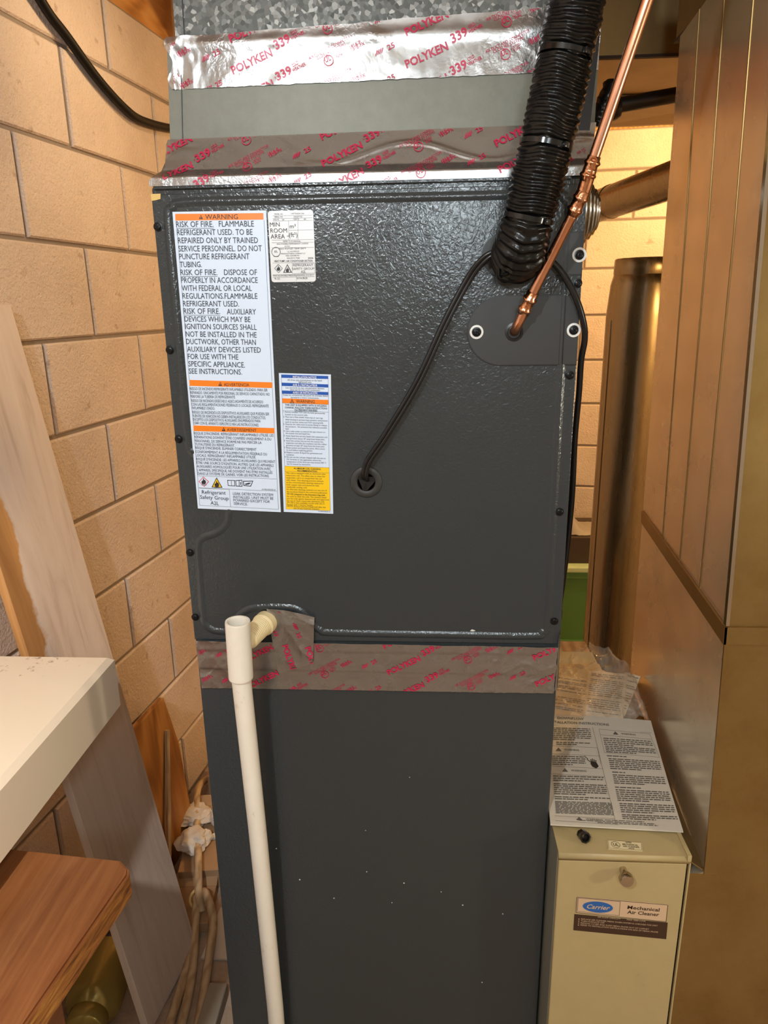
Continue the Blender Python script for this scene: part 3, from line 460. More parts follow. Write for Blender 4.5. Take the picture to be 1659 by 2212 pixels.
bm = bmesh.new(); box(bm, XL+.004, XR-.02, -.0026, .004, 1.6385, 1.6425, .0008); obj('top_lip', bm, 'enamel', cab, 40)
# screws
def screw_bm(bm, x, z, y=-.0012, r=.0042):
    lathe(bm, [(r*1.35, 0), (r*1.35, .0007), (r, .0009), (r*.96, .0026), (r*.7, .0032), (0, .0032)], 16, axis((x, y, z), FRONT))
    for a in (.5, 2.07):
        c, s = math.cos(a)*r*.75, math.sin(a)*r*.75
        v = [bm.verts.new((x+c*i-s*j*.22, y-.00335, z+s*i+c*j*.22)) for i, j in ((-1, -1), (1, -1), (1, 1), (-1, 1))]
        bm.faces.new(v)
bm = bmesh.new(); screw_bm(bm, 0, 0, 0); sc0 = obj('screw', bm, 'screw', cab, 40); sc0.location = Vector((-.2608, -.0012, 1.5957))
for x, z in ((-.2606, 1.4451), (-.2602, 1.3271), (-.2599, 1.1641), (-.2612, 1.0645), (.2578, 1.4079), (.2546, 1.2254), (.2612, 1.5199), (.2560, 1.0640)):
    o = sc0.copy(); C.objects.link(o); o.parent = cab; o.matrix_parent_inverse = cab.matrix_world.inverted(); o.location = (x, -.0012, z)
# rubber seal plates where the two refrigerant lines enter
def stadium(x0, x1, zc, r, n=20):
    return [(x1, zc-r), (x1, zc+r)]+[(x0+r+r*math.cos(a), zc+r*math.sin(a)) for a in [PI/2+PI*i/n for i in range(n+1)]]
def seal_plate(label, x0, zc, r, hole, hz, ws):
    bm = bmesh.new(); prism(bm, [(x, -.0012, z) for x, z in stadium(x0, XR-.001, zc, r)], (0, -.0022, 0))
    es = [e for e in bm.edges if all(v.co.y < -.003 for v in e.verts)]; bmesh.ops.bevel(bm, geom=es, offset=.0008, segments=2, affect='EDGES')
    p = obj('seal_plate', bm, 'enamel_plain', cab, 35)
    bm = bmesh.new(); prism(bm, [(x, -.0011, z) for x, z in stadium(x0-.0011, XR-.001, zc, r+.0011)], (0, -.0004, 0)); obj('gasket', bm, 'black_rubber', p)
    bm = bmesh.new(); box(bm, .2462, .2480, -.0036, -.003, zc-r+.0005, zc+r-.0005); box(bm, .2425, .2430, -.0036, -.003, zc-r+.0005, zc+r-.0005); obj('folded_seam', bm, 'black_rubber', p)
    bm = bmesh.new(); lathe(bm, [(.0115, 0), (.0115, .0012), (.0085, .0016), (.0078, .0004)], 28, axis((hole, -.0034, hz), FRONT)); 
    lathe(bm, [(0, .0005), (.0082, .0005)], 28, axis((hole, -.0034, hz), FRONT)); obj('entry_hole', bm, 'black_rubber', p, 40)
    for x, z in ws:
        bm = bmesh.new(); lathe(bm, [(.0088, 0), (.0086, .0012), (.0062, .0015), (.0058, .0005)], 28, axis((x, -.0034, z), FRONT)); q = obj('washer', bm, 'washer', p, 40)
        bm = bmesh.new(); screw_bm(bm, x, z, -.0034, .0043); obj('washer_screw', bm, 'screw', p, 40)
    return p
pl1 = seal_plate('', .1425, 1.5545, .0245, .172, 1.530, [(.2607, 1.5529)])
pl2 = seal_plate('', .1268, 1.4637, .0425, .1851, 1.4625, [(.1379, 1.4630), (.2592, 1.4638)])
# grommet with the thermostat cable
bm = bmesh.new(); ax = axis((-.0066, -.0012, 1.2672), FRONT)
lathe(bm, [(.0222, 0), (.0218, .0012), (.0205, .0022), (.0145, .0024), (.0128, .0014)], 40, ax); g = obj('cable_grommet', bm, 'rubber', cab, 40)
bm = bmesh.new(); lathe(bm, [(0, .0002), (.0132, .0003)], 32, ax); obj('dark_hole', bm, 'black_rubber', g)
bm = bmesh.new()
for a0 in (.6, 2.7, 4.8):
    pts = [(-.0066, -.0018, 1.2672)]+[(-.0066+.0118*math.cos(a0+t), -.0022, 1.2672+.0118*math.sin(a0+t)) for t in [i*.26 for i in range(7)]]
    vs = [bm.verts.new(p) for p in pts]; bm.faces.new(vs)
bmesh.ops.solidify(bm, geom=bm.faces[:], thickness=.0006); obj('split_flap', bm, 'rubber', g)
# small marks
bm = bmesh.new(); prism(bm, [(x, -.0013, z) for x, z in ((-.2655, 1.6335), (-.2655, 1.6255), (-.2600, 1.6262), (-.2540, 1.6275), (-.2532, 1.6335))], (0, -.0012, 0)); obj('foam_scrap', bm, 'foam', cab)
bm = bmesh.new(); prism(bm, [(.1413+x, -.0013, 1.0484+z) for x, z in ((-.0035, -.0008), (0, -.0012), (.004, -.0006), (.002, .0006), (-.001, .0016))], (0, -.0008, 0)); obj('paint_chip', bm, 'washer', cab)
# clean-out opening behind the drain fitting
bm = bmesh.new(); prism(bm, [(x, -.0013, z) for x, z in ((-.165, 1.031), (-.118, 1.031), (-.118, 1.066), (-.160, 1.066), (-.1665, 1.06))], (0, -.0004, 0)); obj('drain_opening', bm, 'black_rubber', cab)

# ---- stickers
COLM = {'orange': 'orange', 'blue': 'blue', 'yellow': 'yellow', 'black': 'ink', 'white': 'paper_white'}
def flat(y): return lambda x, z: Vector((x, y, z))
YL = -.0020
def sticker(name, quad, m, r=0):
    pts = quad[::-1]
    if r:
        out = []
        n = len(pts)
        for i in range(n):
            p = Vector(pts[i]); a = (Vector(pts[i-1])-p).normalized()*r; b = (Vector(pts[(i+1) % n])-p).normalized()*r
            for t in [k/5 for k in range(6)]: out.append(tuple((p+a)*(1-t)**2+p*2*t*(1-t)+(p+b)*t*t))
        pts = out
    bm = bmesh.new(); prism(bm, [(x, -.0012, z) for x, z in pts], (0, -.0008, 0)); return obj(name, bm, m, cab)
def lettering(par, rows, y, soft='ink', name='lettering'):
    b1 = bmesh.new(); b2 = bmesh.new(); n2 = 0
    for s, x0, z0, x1, z1, cap, st in rows:
        t = text2(s, x0, z0, x1, z1, cap, 'b' in st)
        if 'w' in st: add2(b2, t, flat(y)); n2 = 1
        else: add2(b1, t, flat(y))
        if 'u' in st: add2(b1, line2(x0, z0-cap*.24, x1, z1-cap*.24, .0004), flat(y))
    obj(name, b1, soft, par)
    if n2: obj('white_lettering', b2, 'white_ink', par)
    else: b2.free()
def banners(par, lst, y):
    for c, pts in lst:
        bm = bmesh.new(); add2(bm, poly2(pts[::-1]), flat(y)); bmesh.ops.recalc_face_normals(bm, faces=bm.faces); obj(c+'_panel', bm, COLM[c], par)
def polys(name, par, lst, m, y):
    for c, pts in lst:
        bm = bmesh.new(); add2(bm, poly2(pts), flat(y)); obj(name, bm, m, par)
def lines(par, lst, y, w=.00035):
    bm = bmesh.new()
    for _, (a, b) in lst: add2(bm, line2(*a, *b, w), flat(y))
    obj('ruled_line', bm, 'ink_soft', par)
A1 = sticker('warning_sticker', LAB['lab'][0], 'paper_white'); A1['label'] = 'tall white sticker headed WARNING'
banners(A1, LAB['ban1'], -.0022); lines(A1, LAB['lin1'], -.0023); lettering(A1, LAB['A'], -.0025)
polys('warning_triangle', A1, LAB['tri1'], 'ink', -.0025); polys('exclamation_mark', A1, LAB['exc1'], 'orange', -.0027)
(cx, cz), r = LAB['dia']
for rr, mm, yy in ((r, 'red', -.0023), (r*.84, 'paper_white', -.0024)):
    bm = bmesh.new(); add2(bm, poly2([(cx-rr, cz), (cx, cz-rr), (cx+rr, cz), (cx, cz+rr)]), flat(yy)); obj('hazard_diamond', bm, mm, A1)
polys('hazard_triangle', A1, LAB['ytri'][:1], 'ink', -.0023); polys('hazard_triangle', A1, LAB['ytri'][1:], 'yellow', -.0024)
bm = bmesh.new()
for (x, z), s in zip(LAB['fl'], (.0056, .0056)): add2(bm, flame2(x, z, s), flat(-.0026)); add2(bm, line2(x-.0035, z-.0045, x+.0035, z-.0045, .0007), flat(-.0026))
obj('flame_symbol', bm, 'ink', A1)
polys('manual_symbol', A1, LAB['book'], 'ink', -.0023); polys('manual_symbol', A1, LAB['book2'], 'paper_white', -.0024); polys('manual_symbol', A1, LAB['hand'], 'ink', -.0025)
A2 = sticker('rating_sticker', LAB['lab'][1], 'silver_label', .004); A2['label'] = 'small silver rating sticker with rounded corners'
lines(A2, LAB['lin2'], -.0023, .00028); lettering(A2, LAB['B'], -.0024)
bm = bmesh.new(); (cx, cz), r = LAB['dia2']
for a, b in (((cx-r, cz), (cx, cz-r)), ((cx, cz-r), (cx+r, cz)), ((cx+r, cz), (cx, cz+r)), ((cx, cz+r), (cx-r, cz))): add2(bm, line2(*a, *b, .0005), flat(-.0024))
add2(bm, ring2(*LAB['etl'][0], LAB['etl'][1], .0006), flat(-.0024)); obj('certification_mark', bm, 'ink', A2)
polys('hazard_triangle', A2, LAB['t2'][:1], 'ink', -.0023); polys('hazard_triangle', A2, LAB['t2'][1:], 'silver_label', -.0024)
bm = bmesh.new()
for x, z in LAB['fl2']: add2(bm, flame2(x, z, .0038), flat(-.0026))
obj('flame_symbol', bm, 'ink', A2)
A3 = sticker('notice_sticker', LAB['lab'][2], 'paper_white'); A3['label'] = 'narrow white sticker with blue, orange and yellow panels'
banners(A3, LAB['ban3'], -.0022); lines(A3, LAB['lin3'], -.0023, .0003); lettering(A3, LAB['C'], -.0025)
polys('warning_triangle', A3, LAB['tri3'][:1], 'ink', -.0024); polys('warning_triangle', A3, LAB['tri3'][1:2], 'orange', -.0025); polys('exclamation_mark', A3, LAB['tri3'][2:], 'ink', -.0026)

# ================================================================== FURNACE CABINET (below)
fur = thing('furnace_cabinet', 'tall dark grey furnace cabinet standing on the floor below the foil seam', 'furnace', (0, .35, 0))
bm = bmesh.new(); box(bm, XL+.001, XR-.0015, .0, .72, .0, .990, .003); obj('casing', bm, 'enamel', fur, 40)
bm = bmesh.new(); box(bm, XL+.0022, XR-.003, -.0012, .0016, .03, .95, .0009); obj('door_panel', bm, 'enamel', fur, 40)
for x, z, r in ((-.02, .62, .0009), (.04, .60, .0012), (-.075, .565, .001), (.135, .56, .0012), (.02, .56, .0008), (.20, .545, .001), (.10, .585, .0008), (-.165, .66, .001), (-.02, .70, .0006), (.17, .40, .001), (-.13, .60, .0012), (.05, .80, .0006)):
    bm = bmesh.new(); lathe(bm, [(r, 0), (r*.8, .0004), (0, .0005)], 7, axis((x, -.0013, z), FRONT)); obj('paint_fleck', bm, 'washer', fur)

# ================================================================== PLENUM
ple = thing('supply_plenum', 'galvanised sheet metal plenum above the coil cabinet, spangled at the top', 'duct', (.02, .27, 1.66))
bm = bmesh.new(); prism(bm, [(-.2305, .036, 1.79), (.2765, .036, 1.79), (.2735, .036, 2.3), (-.2215, .036, 2.3)], (0, .45, 0)); obj('upper_duct', bm, 'spangle', ple)
bm = bmesh.new(); prism(bm, [(-.2475, .0335, 1.690), (.2775, .0335, 1.690), (.2770, .0345, 1.802), (-.2410, .0345, 1.802)], (0, .46, 0)); obj('lower_collar', bm, 'satin', ple)
bm = bmesh.new(); prism(bm, [(-.2320, .0325, 1.690), (-.2310, .0325, 1.690), (-.2235, .0335, 1.80), (-.2245, .0335, 1.80)], (0, .004, 0)); prism(bm, [(-.2195, .0345, 1.80), (-.2182, .0345, 1.80), (-.2085, .0345, 2.3), (-.2098, .0345, 2.3)], (0, .004, 0)); obj('seam_line', bm, 'pipe_black', ple)
bm = bmesh.new(); prism(bm, [(.2560, .0285, 1.664), (.2690, .0285, 1.664), (.2765, .0285, 1.80), (.2640, .0285, 1.80)], (0, .0055, 0)); obj('hose_shadow_strip', bm, 'black_rubber', ple)  # black strip standing in for the ribbed line's cast shadow on the plenum
bm = bmesh.new()
lo = [(-.262, .004, 1.6426), (.2645, .004, 1.6426), (.2645, .50, 1.6426), (-.262, .50, 1.6426)]; hi = [(-.2465, .035, 1.692), (.277, .035, 1.692), (.277, .49, 1.692), (-.2465, .49, 1.692)]
a = [bm.verts.new(p) for p in lo]; b = [bm.verts.new(p) for p in hi]
bm.faces.new(a[::-1]); bm.faces.new(b)
for i in range(4): bm.faces.new((a[i], a[(i+1) % 4], b[(i+1) % 4], b[i]))
obj('taper', bm, 'satin', ple)

# ================================================================== FOIL TAPES
def tile_parts():
    k = 1.83e-4
    Zm = lambda X, Y: ((X-525)*1.924e-4, -(Y-455)*1.733e-4)
    L = [('POLYKEN', (525, 455), (785, 347), 46, .03), ('®', (788, 300), (800, 295), 12, 0), ('339', (808, 314), (905, 268), 50, .03), ('COLD', (908, 232), (946, 210), 20, 1), ('WEATHER', (908, 262), (992, 222), 20, 1),
         ('AIR DUCT AND CONNECTOR', (1015, 382), (1278, 262), 18, 0), ('CLOSURE SYSTEMS', (1062, 383), (1247, 302), 18, 0), ('LISTED', (1172, 362), (1225, 338), 15, 0), ('92P4', (1186, 378), (1225, 360), 15, 0),
         ('181A-P', (1275, 326), (1342, 294), 19, 1), ('181B-FX', (1283, 340), (1366, 302), 19, 1), ('25', (1510, 342), (1553, 322), 30, 1), ('UL', (1115, 402), (1152, 386), 30, 1)]
    out = []
    for s, a, b, cap, bo in L: out.append(text2(s, *Zm(*a), *Zm(*b), cap*k, bo))
    out.append(ring2(*Zm(1135, 390), 33*k, 5*k, 20))
    for i in range(4):
        x, y = 1437+i*12, 372-i*5; out.append(line2(*Zm(x-6, y), *Zm(x+4, y-34), 7*k))
    V = []; F = []
    for vs, fs in out:
        n = len(V); V += vs; F += [tuple(i+n for i in f) for f in fs]
    return V, F
TILE = tile_parts(); TW = .2113
def tape_lettering(par, surf, clip, org, ang=0, pattern=None, nx=3, ny=3, cut=(), THh=.0333):
    # clip: list of (point, normal) half planes kept where (p-point).normal < 0
    bm = bmesh.new(); c, s = math.cos(ang), math.sin(ang)
    for i in range(-nx, nx+1):
        for j in range(-ny, ny+1):
            dx, dy = i*TW, j*THh
            vs = [(org[0]+(x+dx)*c-(y+dy)*s, 0, org[1]+(x+dx)*s+(y+dy)*c) for x, y in TILE[0]]
            if all(any((p[0]-q[0])*n[0]+(p[2]-q[1])*n[1] > 0 for q, n in clip) for p in vs): continue
            bv = [bm.verts.new(p) for p in vs]
            for f in TILE[1]:
                try: bm.faces.new([bv[t] for t in f])
                except ValueError: pass
    for q, n in clip:
        bmesh.ops.bisect_plane(bm, geom=bm.verts[:]+bm.edges[:]+bm.faces[:], plane_co=(q[0], 0, q[1]), plane_no=(n[0], 0, n[1]), clear_outer=True)
    xs = [v.co.x for v in bm.verts]; zs = [v.co.z for v in bm.verts]
    for lo_, hi_, n_ in ((min(xs), max(xs), (1, 0)), (min(zs), max(zs), (0, 1))):
        t = lo_+.004
        while t < hi_:
            bmesh.ops.bisect_plane(bm, geom=bm.verts[:]+bm.edges[:]+bm.faces[:], plane_co=(t*n_[0], 0, t*n_[1]), plane_no=(n_[0], 0, n_[1])); t += .006
    bmesh.ops.triangulate(bm, faces=[f for f in bm.faces if len(f.verts) > 4])
    for q, n in cut:
        bmesh.ops.bisect_plane(bm, geom=bm.verts[:]+bm.edges[:]+bm.faces[:], plane_co=(q[0], 0, q[1]), plane_no=(n[0], 0, n[1]))
    for v in bm.verts:
        p = surf(v.co.x, v.co.z); v.co = (p.x, p.y-.0007, p.z)
    return obj('lettering', bm, 'tape_ink', par)
def fbm(x, z, sc, seed=0):
    return noise.fractal(Vector((x*sc+seed, seed*1.7, z*sc)), .8, 2.1, 3)
def ridge(x, z, sc, seed):
    return (1-abs(noise.noise(Vector((x*sc+seed*3.1, seed, z*sc)))))**7
def tape_sheet(name, label, quadf, nu, nv, surf, group='printed foil tape strips'):
    bm = bmesh.new(); G = []
    for i in range(nu+1):
        G.append([bm.verts.new(surf(*quadf(i/nu, j/nv))) for j in range(nv+1)])
    for i in range(nu):
        for j in range(nv): bm.faces.new((G[i][j], G[i+1][j], G[i+1][j+1], G[i][j+1]))
    bmesh.ops.solidify(bm, geom=bm.faces[:], thickness=.0003)
    o = obj(name, bm, 'foil', None, 60); tag(o, label, 'foil tape', group); return o
# upper strip on the plenum
def surfA(x, z):
    e = max(0, min(1, (-.19-x)/.05)); e2 = max(0, min(1, (x-.20)/.05))
    zs = 1.803+.01*(x+.2)
    y = .0322-.0016*math.exp(-((z-zs)/.008)**2)-.0005*fbm(x, z, 20, 1)*(1+2*e+1.5*e2)-.0005*ridge(x, z, 13, 2)*(1+3*e+3*e2)
    if e > 0: y -= .004*e*fbm(x, z*.4, 38, 5)
    return Vector((x, y, z))
zbA = lambda x: 1.756+.0112*(x+.2329)+.0007*fbm(x, 0, 90, 4); ztA = lambda x: 1.8115+.0375*(x+.232)+.0012*fbm(x, 1, 30, 4)
def qA(u, v):
    x = -.2385+u*.5155; b = zbA(x); t = ztA(x); x2 = x-.004*math.sin(v*9)*(1-min(1, u*8)); return x2, b+(t-b)*v
tA = tape_sheet('foil_tape', 'wide printed foil tape strip across the plenum near the top of the picture', qA, 260, 34, surfA)
tape_lettering(tA, surfA, [((0, 1.756+.0112*.2329+.0006), (.0112, -1)), ((0, 1.8115+.0375*.232-.0006), (-.0375, 1)), ((-.236, 0), (-1, 0)), ((.276, 0), (1, 0))], (-.161, 1.7699), 0)
# strip over the joint between plenum and coil cabinet
def surfB(x, z):
    if z > 1.662: y = .0315-(1.702-z)/.040*.020
    elif z > 1.652: y = .0115-(1.662-z)/.010*.0155
    else: y = -.0040
    e = max(0, min(1, (-.20-x)/.05)); e2 = max(0, min(1, (x-.19)/.06))
    k = 1 if z > 1.652 else .35
    y -= k*(.0005*fbm(x, z, 20, 11)*(1+2*e+2*e2)+.0006*ridge(x, z, 13, 12)*(1+e+3*e2)+.0012*e*fbm(x, z, 45, 15))
    y -= .0016*math.exp(-((z-1.676-.012*math.sin(x*30))/.004)**2)*max(0, min(1, (x+.12)/.05))
    return Vector((x, min(y, -.0036) if z <= 1.652 else y, z))
def xlB(z): return -.2655 if z < 1.648 else (-.2655+(z-1.648)/.018*.0155 if z < 1.666 else -.250+.0012*fbm(0, z, 60, 3))
def qB(u, v):
    z = 1.6418+v*(1.7003+.0055*u-1.6418); xl = xlB(z); return xl+u*(.279-.012*(1-v)-xl), z
tB = tape_sheet('foil_tape', 'crumpled printed foil tape sealing the joint just above the dark coil cabinet', qB, 260, 44, surfB)
tape_lettering(tB, surfB, [((0, 1.6422), (0, -1)), ((0, 1.7025), (-.0105, 1)), ((-.2485, 0), (-1, 0)), ((.265, 0), (1, 0))], (-.0514, 1.6605), .09, cut=[((0, 1.662), (0, 1)), ((0, 1.652), (0, 1))])
# strip over the joint between coil and furnace cabinets
def surfC(x, z):
    e = max(0, min(1, (-.20-x)/.04)); e2 = max(0, min(1, (x-.05)/.08))
    st = 1/(1+math.exp((z-1.0135)/.0008)); st2 = 1/(1+math.exp((z-.983+.006*(x+.26))/.0009))
    y = -.0066+.0008*st+.0008*st2-.0002*fbm(x, z, 24, 21)*(1+3*e+2.5*e2)-.0003*ridge(x, z, 22, 22)*(1+2*e+3*e2)-.00018*fbm(x, z, 110, 23)*(e+2*e2)
    y -= .0009*e*ridge(x, z, 34, 25)
    return Vector((x, min(y, -.0040), z))
def qC(u, v):
    zb = .9508+.0005*u+.0004*fbm(u, 0, 40, 6); zt = 1.0286-.0029*u+.0005*fbm(u, 1, 14, 6)
    xl = -.2600-.0028*v; xr = .2602+.0024*v+.0012*fbm(0, v, 8, 7); return xl+u*(xr-xl), zb+(zt-zb)*v
tC = tape_sheet('foil_tape', 'long printed foil tape strip across the middle, over the seam between the two cabinets', qC, 300, 48, surfC)
tape_lettering(tC, surfC, [((0, .9514), (0, -1)), ((0, 1.0264), (.0055, 1)), ((-.2585, 0), (-1, 0)), ((.259, 0), (1, 0))], (.0205, .9773), .13, THh=.0430)
bm = bmesh.new(); G = []
for i in range(9):
    z = .9560+i*.0110; G.append([bm.verts.new((.2625+.0035*t+.0012*fbm(t, z, 60, 8), -.005+.003*t*t-.0016*fbm(t, z, 80, 9)*(1+t), z+.004*t)) for t in (0, .33, .66, 1)])
for i in range(8):
    for k in range(3): bm.faces.new((G[i][k], G[i][k+1], G[i+1][k+1], G[i+1][k]))
bmesh.ops.solidify(bm, geom=bm.faces[:], thickness=.0003); obj('loose_end', bm, 'foil', tC, 60)
# short piece beside the drain fitting
def surfD(x, z):
    y = -.0088-.0009*fbm(x, z, 30, 31)-.0018*ridge(x, z, 18, 33)
    if z > 1.058: y += .0022*(z-1.058)/.02
    return Vector((x, min(y, -.0064), z))
DQ = [(-.1415, .9790), (-.0900, .9960), (-.0850, 1.0690), (-.1537, 1.0812)]
def qD(u, v):
    a = Vector(DQ[0]).lerp(Vector(DQ[1]), u); b = Vector(DQ[3]).lerp(Vector(DQ[2]), u); p = a.lerp(b, v)
    if v > .9: p.y += .003*math.sin(PI*u)*(v-.9)/.1
    return p.x, p.y
tD = tape_sheet('foil_tape', 'short piece of printed foil tape stuck upright beside the white drain fitting', qD, 50, 64, surfD)
tape_lettering(tD, surfD, [((-.1415, .979), (-.993, -.117)), ((-.0900, .996), (.998, -.068)), ((0, 1.0265), (.313, -.95)), ((0, 1.0545), (.17, 1))], (-.1340, 1.0245), -1.66, nx=2, ny=2)
# ================================================================== REFRIGERANT LINES
ins = thing('insulated_suction_line', 'thick ribbed black insulated line running down to the top seal plate', 'pipe', (.2, -.07, 1.52))
ctrl = [(.243, -.060, 1.98), (.239, -.066, 1.90), (.2345, -.070, 1.835), (.2293, -.071, 1.799), (.2225, -.071, 1.7614), (.2165, -.071, 1.7275), (.2095, -.071, 1.687), (.1985, -.069, 1.6324), (.1895, -.065, 1.590), (.1860, -.061, 1.573), (.1835, -.051, 1.559), (.1825, -.032, 1.551), (.1815, -.0035, 1.552)]
P = spline(ctrl, 60)
acc = [0]
for a, b in zip(P, P[1:]): acc.append(acc[-1]+(b-a).length)
TIES = []
for tz in (1.7487, 1.6624, 1.5830):
    TIES.append(min(range(len(P)-240), key=lambda i: abs(P[i].z-tz)))
def hose_r(i, a):
    s = acc[i]; ph = s/.0068*2*PI+2.6*noise.noise(Vector((math.cos(a)*1.5, math.sin(a)*1.5, s*30)))+1.1*math.sin(a*2+s*30)
    r = .0282+.0013*math.sin(ph)+.0016*noise.noise(Vector((math.cos(a)*2.4, math.sin(a)*2.4, s*120)))+.0012*ridge(math.cos(a)*2+9, math.sin(a)*1.4+s*40, 1, 4)+.0012*noise.noise(Vector((math.cos(a)*1.2, math.sin(a)*1.2, s*30)))
    w = max(0, (1.60-P[i].z)/.08); r += .0022*min(w, 1)+.0020*min(w, 1)*noise.noise(Vector((math.cos(a)*3+5, math.sin(a)*3, s*60)))
    for t in TIES: r -= .0026*math.exp(-((s-acc[t])/.005)**2)
    if i > len(P)-45: r *= 1-.35*((i-(len(P)-45))/45)**2
    return r
bm = bmesh.new(); tube(bm, P, .03, 56, True, hose_r); obj('ribbed_sleeve', bm, 'sleeve', ins, 180)
bm = bmesh.new(); prism(bm, [(.1595, -.058, 1.548), (.1570, -.060, 1.524), (.1660, -.058, 1.5275), (.186, -.050, 1.533), (.186, -.04, 1.545)], (0, .022, 0)); bmesh.ops.bevel(bm, geom=bm.edges[:], offset=.004, segments=3, affect='EDGES'); obj('folded_sleeve_end', bm, 'sleeve', ins, 180)
for t in TIES:
    T = (P[t+1]-P[t-1]).normalized(); A = axis(P[t], T)
    bm = bmesh.new(); lathe(bm, [(.0278, -.0026), (.0290, -.0026), (.0290, .0026), (.0278, .0026), (.0278, -.0026)], 40, A); tie = obj('cable_tie', bm, 'cable_tie', ins, 30)
    side = Vector((.62, -.78, 0)); side = (side-T*side.dot(T)).normalized(); c = P[t]+side*.0305; B = T.cross(side)
    bm = bmesh.new(); box(bm, -.0042, .0042, -.003, .003, -.0026, .0026, .0006); bm.transform(Matrix(((B.x, T.x, side.x, c.x), (B.y, T.y, side.y, c.y), (B.z, T.z, side.z, c.z), (0, 0, 0, 1)))); obj('tie_head', bm, 'cable_tie', tie, 40)
# copper liquid line
cop = thing('copper_liquid_line', 'thin copper tube rising at a slant from the lower plate past the black line', 'pipe', (.185, 0, 1.4636))
up1 = [(.1851, .025, 1.4625), (.1851, .004, 1.4628), (.1855, -.010, 1.4650), (.1878, -.021, 1.4730), (.1918, -.0265, 1.4835), (.1971, -.031, 1.4972)]
a3, b3 = Vector((.1971, -.031, 1.4972)), Vector((.2424, -.080, 1.6056))
c3, d3 = Vector((.2499, -.088, 1.6349)), Vector((.2892, -.125, 1.7834))
pts = spline(up1, 8)+[a3.lerp(b3, k/6) for k in range(1, 6)]+spline([a3.lerp(b3, .97), b3, (b3+c3)/2+Vector((.0004, 0, 0)), c3, c3.lerp(d3, .06)], 5)+[c3.lerp(d3, k) for k in (.3, .6, 1, 1.5, 2.2)]
bm = bmesh.new(); tube(bm, pts, .0060, 20); obj('tube', bm, 'copper', cop, 180)
def coupling(p, d, L, beads):
    prof = [(.0060, -L/2)]+[(.0072, -L/2+.0003)]
    for h in beads: prof += [(.0073, h-.0028), (.0088, h-.0012), (.0092, h), (.0088, h+.0012), (.0073, h+.0028)]
    prof += [(.0072, L/2-.0003), (.0060, L/2)]
    bm = bmesh.new(); lathe(bm, prof, 24, axis(p, d)); return obj('brazed_coupling', bm, 'brazed', cop, 180)
d1 = (b3-a3).normalized(); d2 = (d3-c3).normalized()
coupling(a3+d1*.0005, d1, .030, (-.0085, .0052))
coupling(b3-d1*.0035, d1, .028, (-.0075, .0062))
coupling(c3+d2*.0005, d2, .026, (-.0065, .0062))
bm = bmesh.new(); tube(bm, spline([b3-d1*.001, b3.lerp(c3, .4)+Vector((.0008, 0, 0)), c3+d2*.001], 8), .0076, 20); obj('elbow_fitting', bm, 'brazed', cop, 180)
# black cables on the front
def twin(name, label, ctrl, off, r, mt, cat='cable', n=12, group=None):
    Q = spline(ctrl, n); T, N = frames(Q); bm = bmesh.new()
    if off:
        for s in (-1, 1): tube(bm, [q+Vector((s*off*.86, 0, -s*off*.5)) for q in Q], r, 10)
    else: tube(bm, Q, r, 12)
    o = obj(name, bm, mt, None, 180); recentre(o); return tag(o, label, cat, group)
twin('control_cable', 'black twin cable looping from the round grommet up behind the ribbed black line', [(-.0070, .010, 1.2700), (-.0075, -.004, 1.2725), (-.0070, -.0120, 1.2830), (-.0020, -.0135, 1.2990), (.0215, -.0145, 1.3335), (.0630, -.0150, 1.4015), (.0975, -.0150, 1.4745), (.1240, -.0165, 1.5235), (.1410, -.0220, 1.5465), (.1560, -.0240, 1.5560), (.174, -.020, 1.5585), (.190, -.018, 1.5580)], .0024, .0029, 'black_rubber')
twin('power_cable', 'black cable bowing out past the right edge of the coil cabinet', [(.196, -.020, 1.5585), (.2120, -.019, 1.5535), (.2290, -.018, 1.5420), (.2430, -.0175, 1.5260), (.2590, -.0150, 1.4990), (.2702, -.008, 1.4713), (.2742, .0, 1.4511), (.2740, .012, 1.4245), (.2775, .030, 1.3805), (.2800, .05, 1.3144), (.2830, .06, 1.2252), (.2810, .07, 1.12), (.2790, .09, 1.03)], 0, .0040, 'black_rubber')
hs = thing('black_drain_tube', 'knobbly black tube with fittings hanging down behind the right edge of the coil cabinet', 'tube', (.281, .055, 1.05))
bm = bmesh.new(); tube(bm, spline([(.2735, .088, 1.44), (.2765, .088, 1.35), (.2790, .088, 1.25), (.2795, .088, 1.17), (.2770, .088, 1.08), (.2745, .088, 1.02)], 12), [.0062]*61, 12); obj('tube', bm, 'pipe_black', hs, 180)
for z, r, h in ((1.205, .0105, .028), (1.165, .0092, .02), (1.140, .0105, .012), (1.105, .0078, .02), (1.075, .0085, .022), (1.034, .0085, .016)):
    bm = bmesh.new(); lathe(bm, [(0, -h/2), (r*.9, -h/2), (r, -h/2+.002), (r, h/2-.002), (r*.9, h/2), (0, h/2)], 8, Matrix.Translation((.2790 if z > 1.1 else .2765, .088, z))); obj('fitting', bm, 'pipe_black', hs, 40)

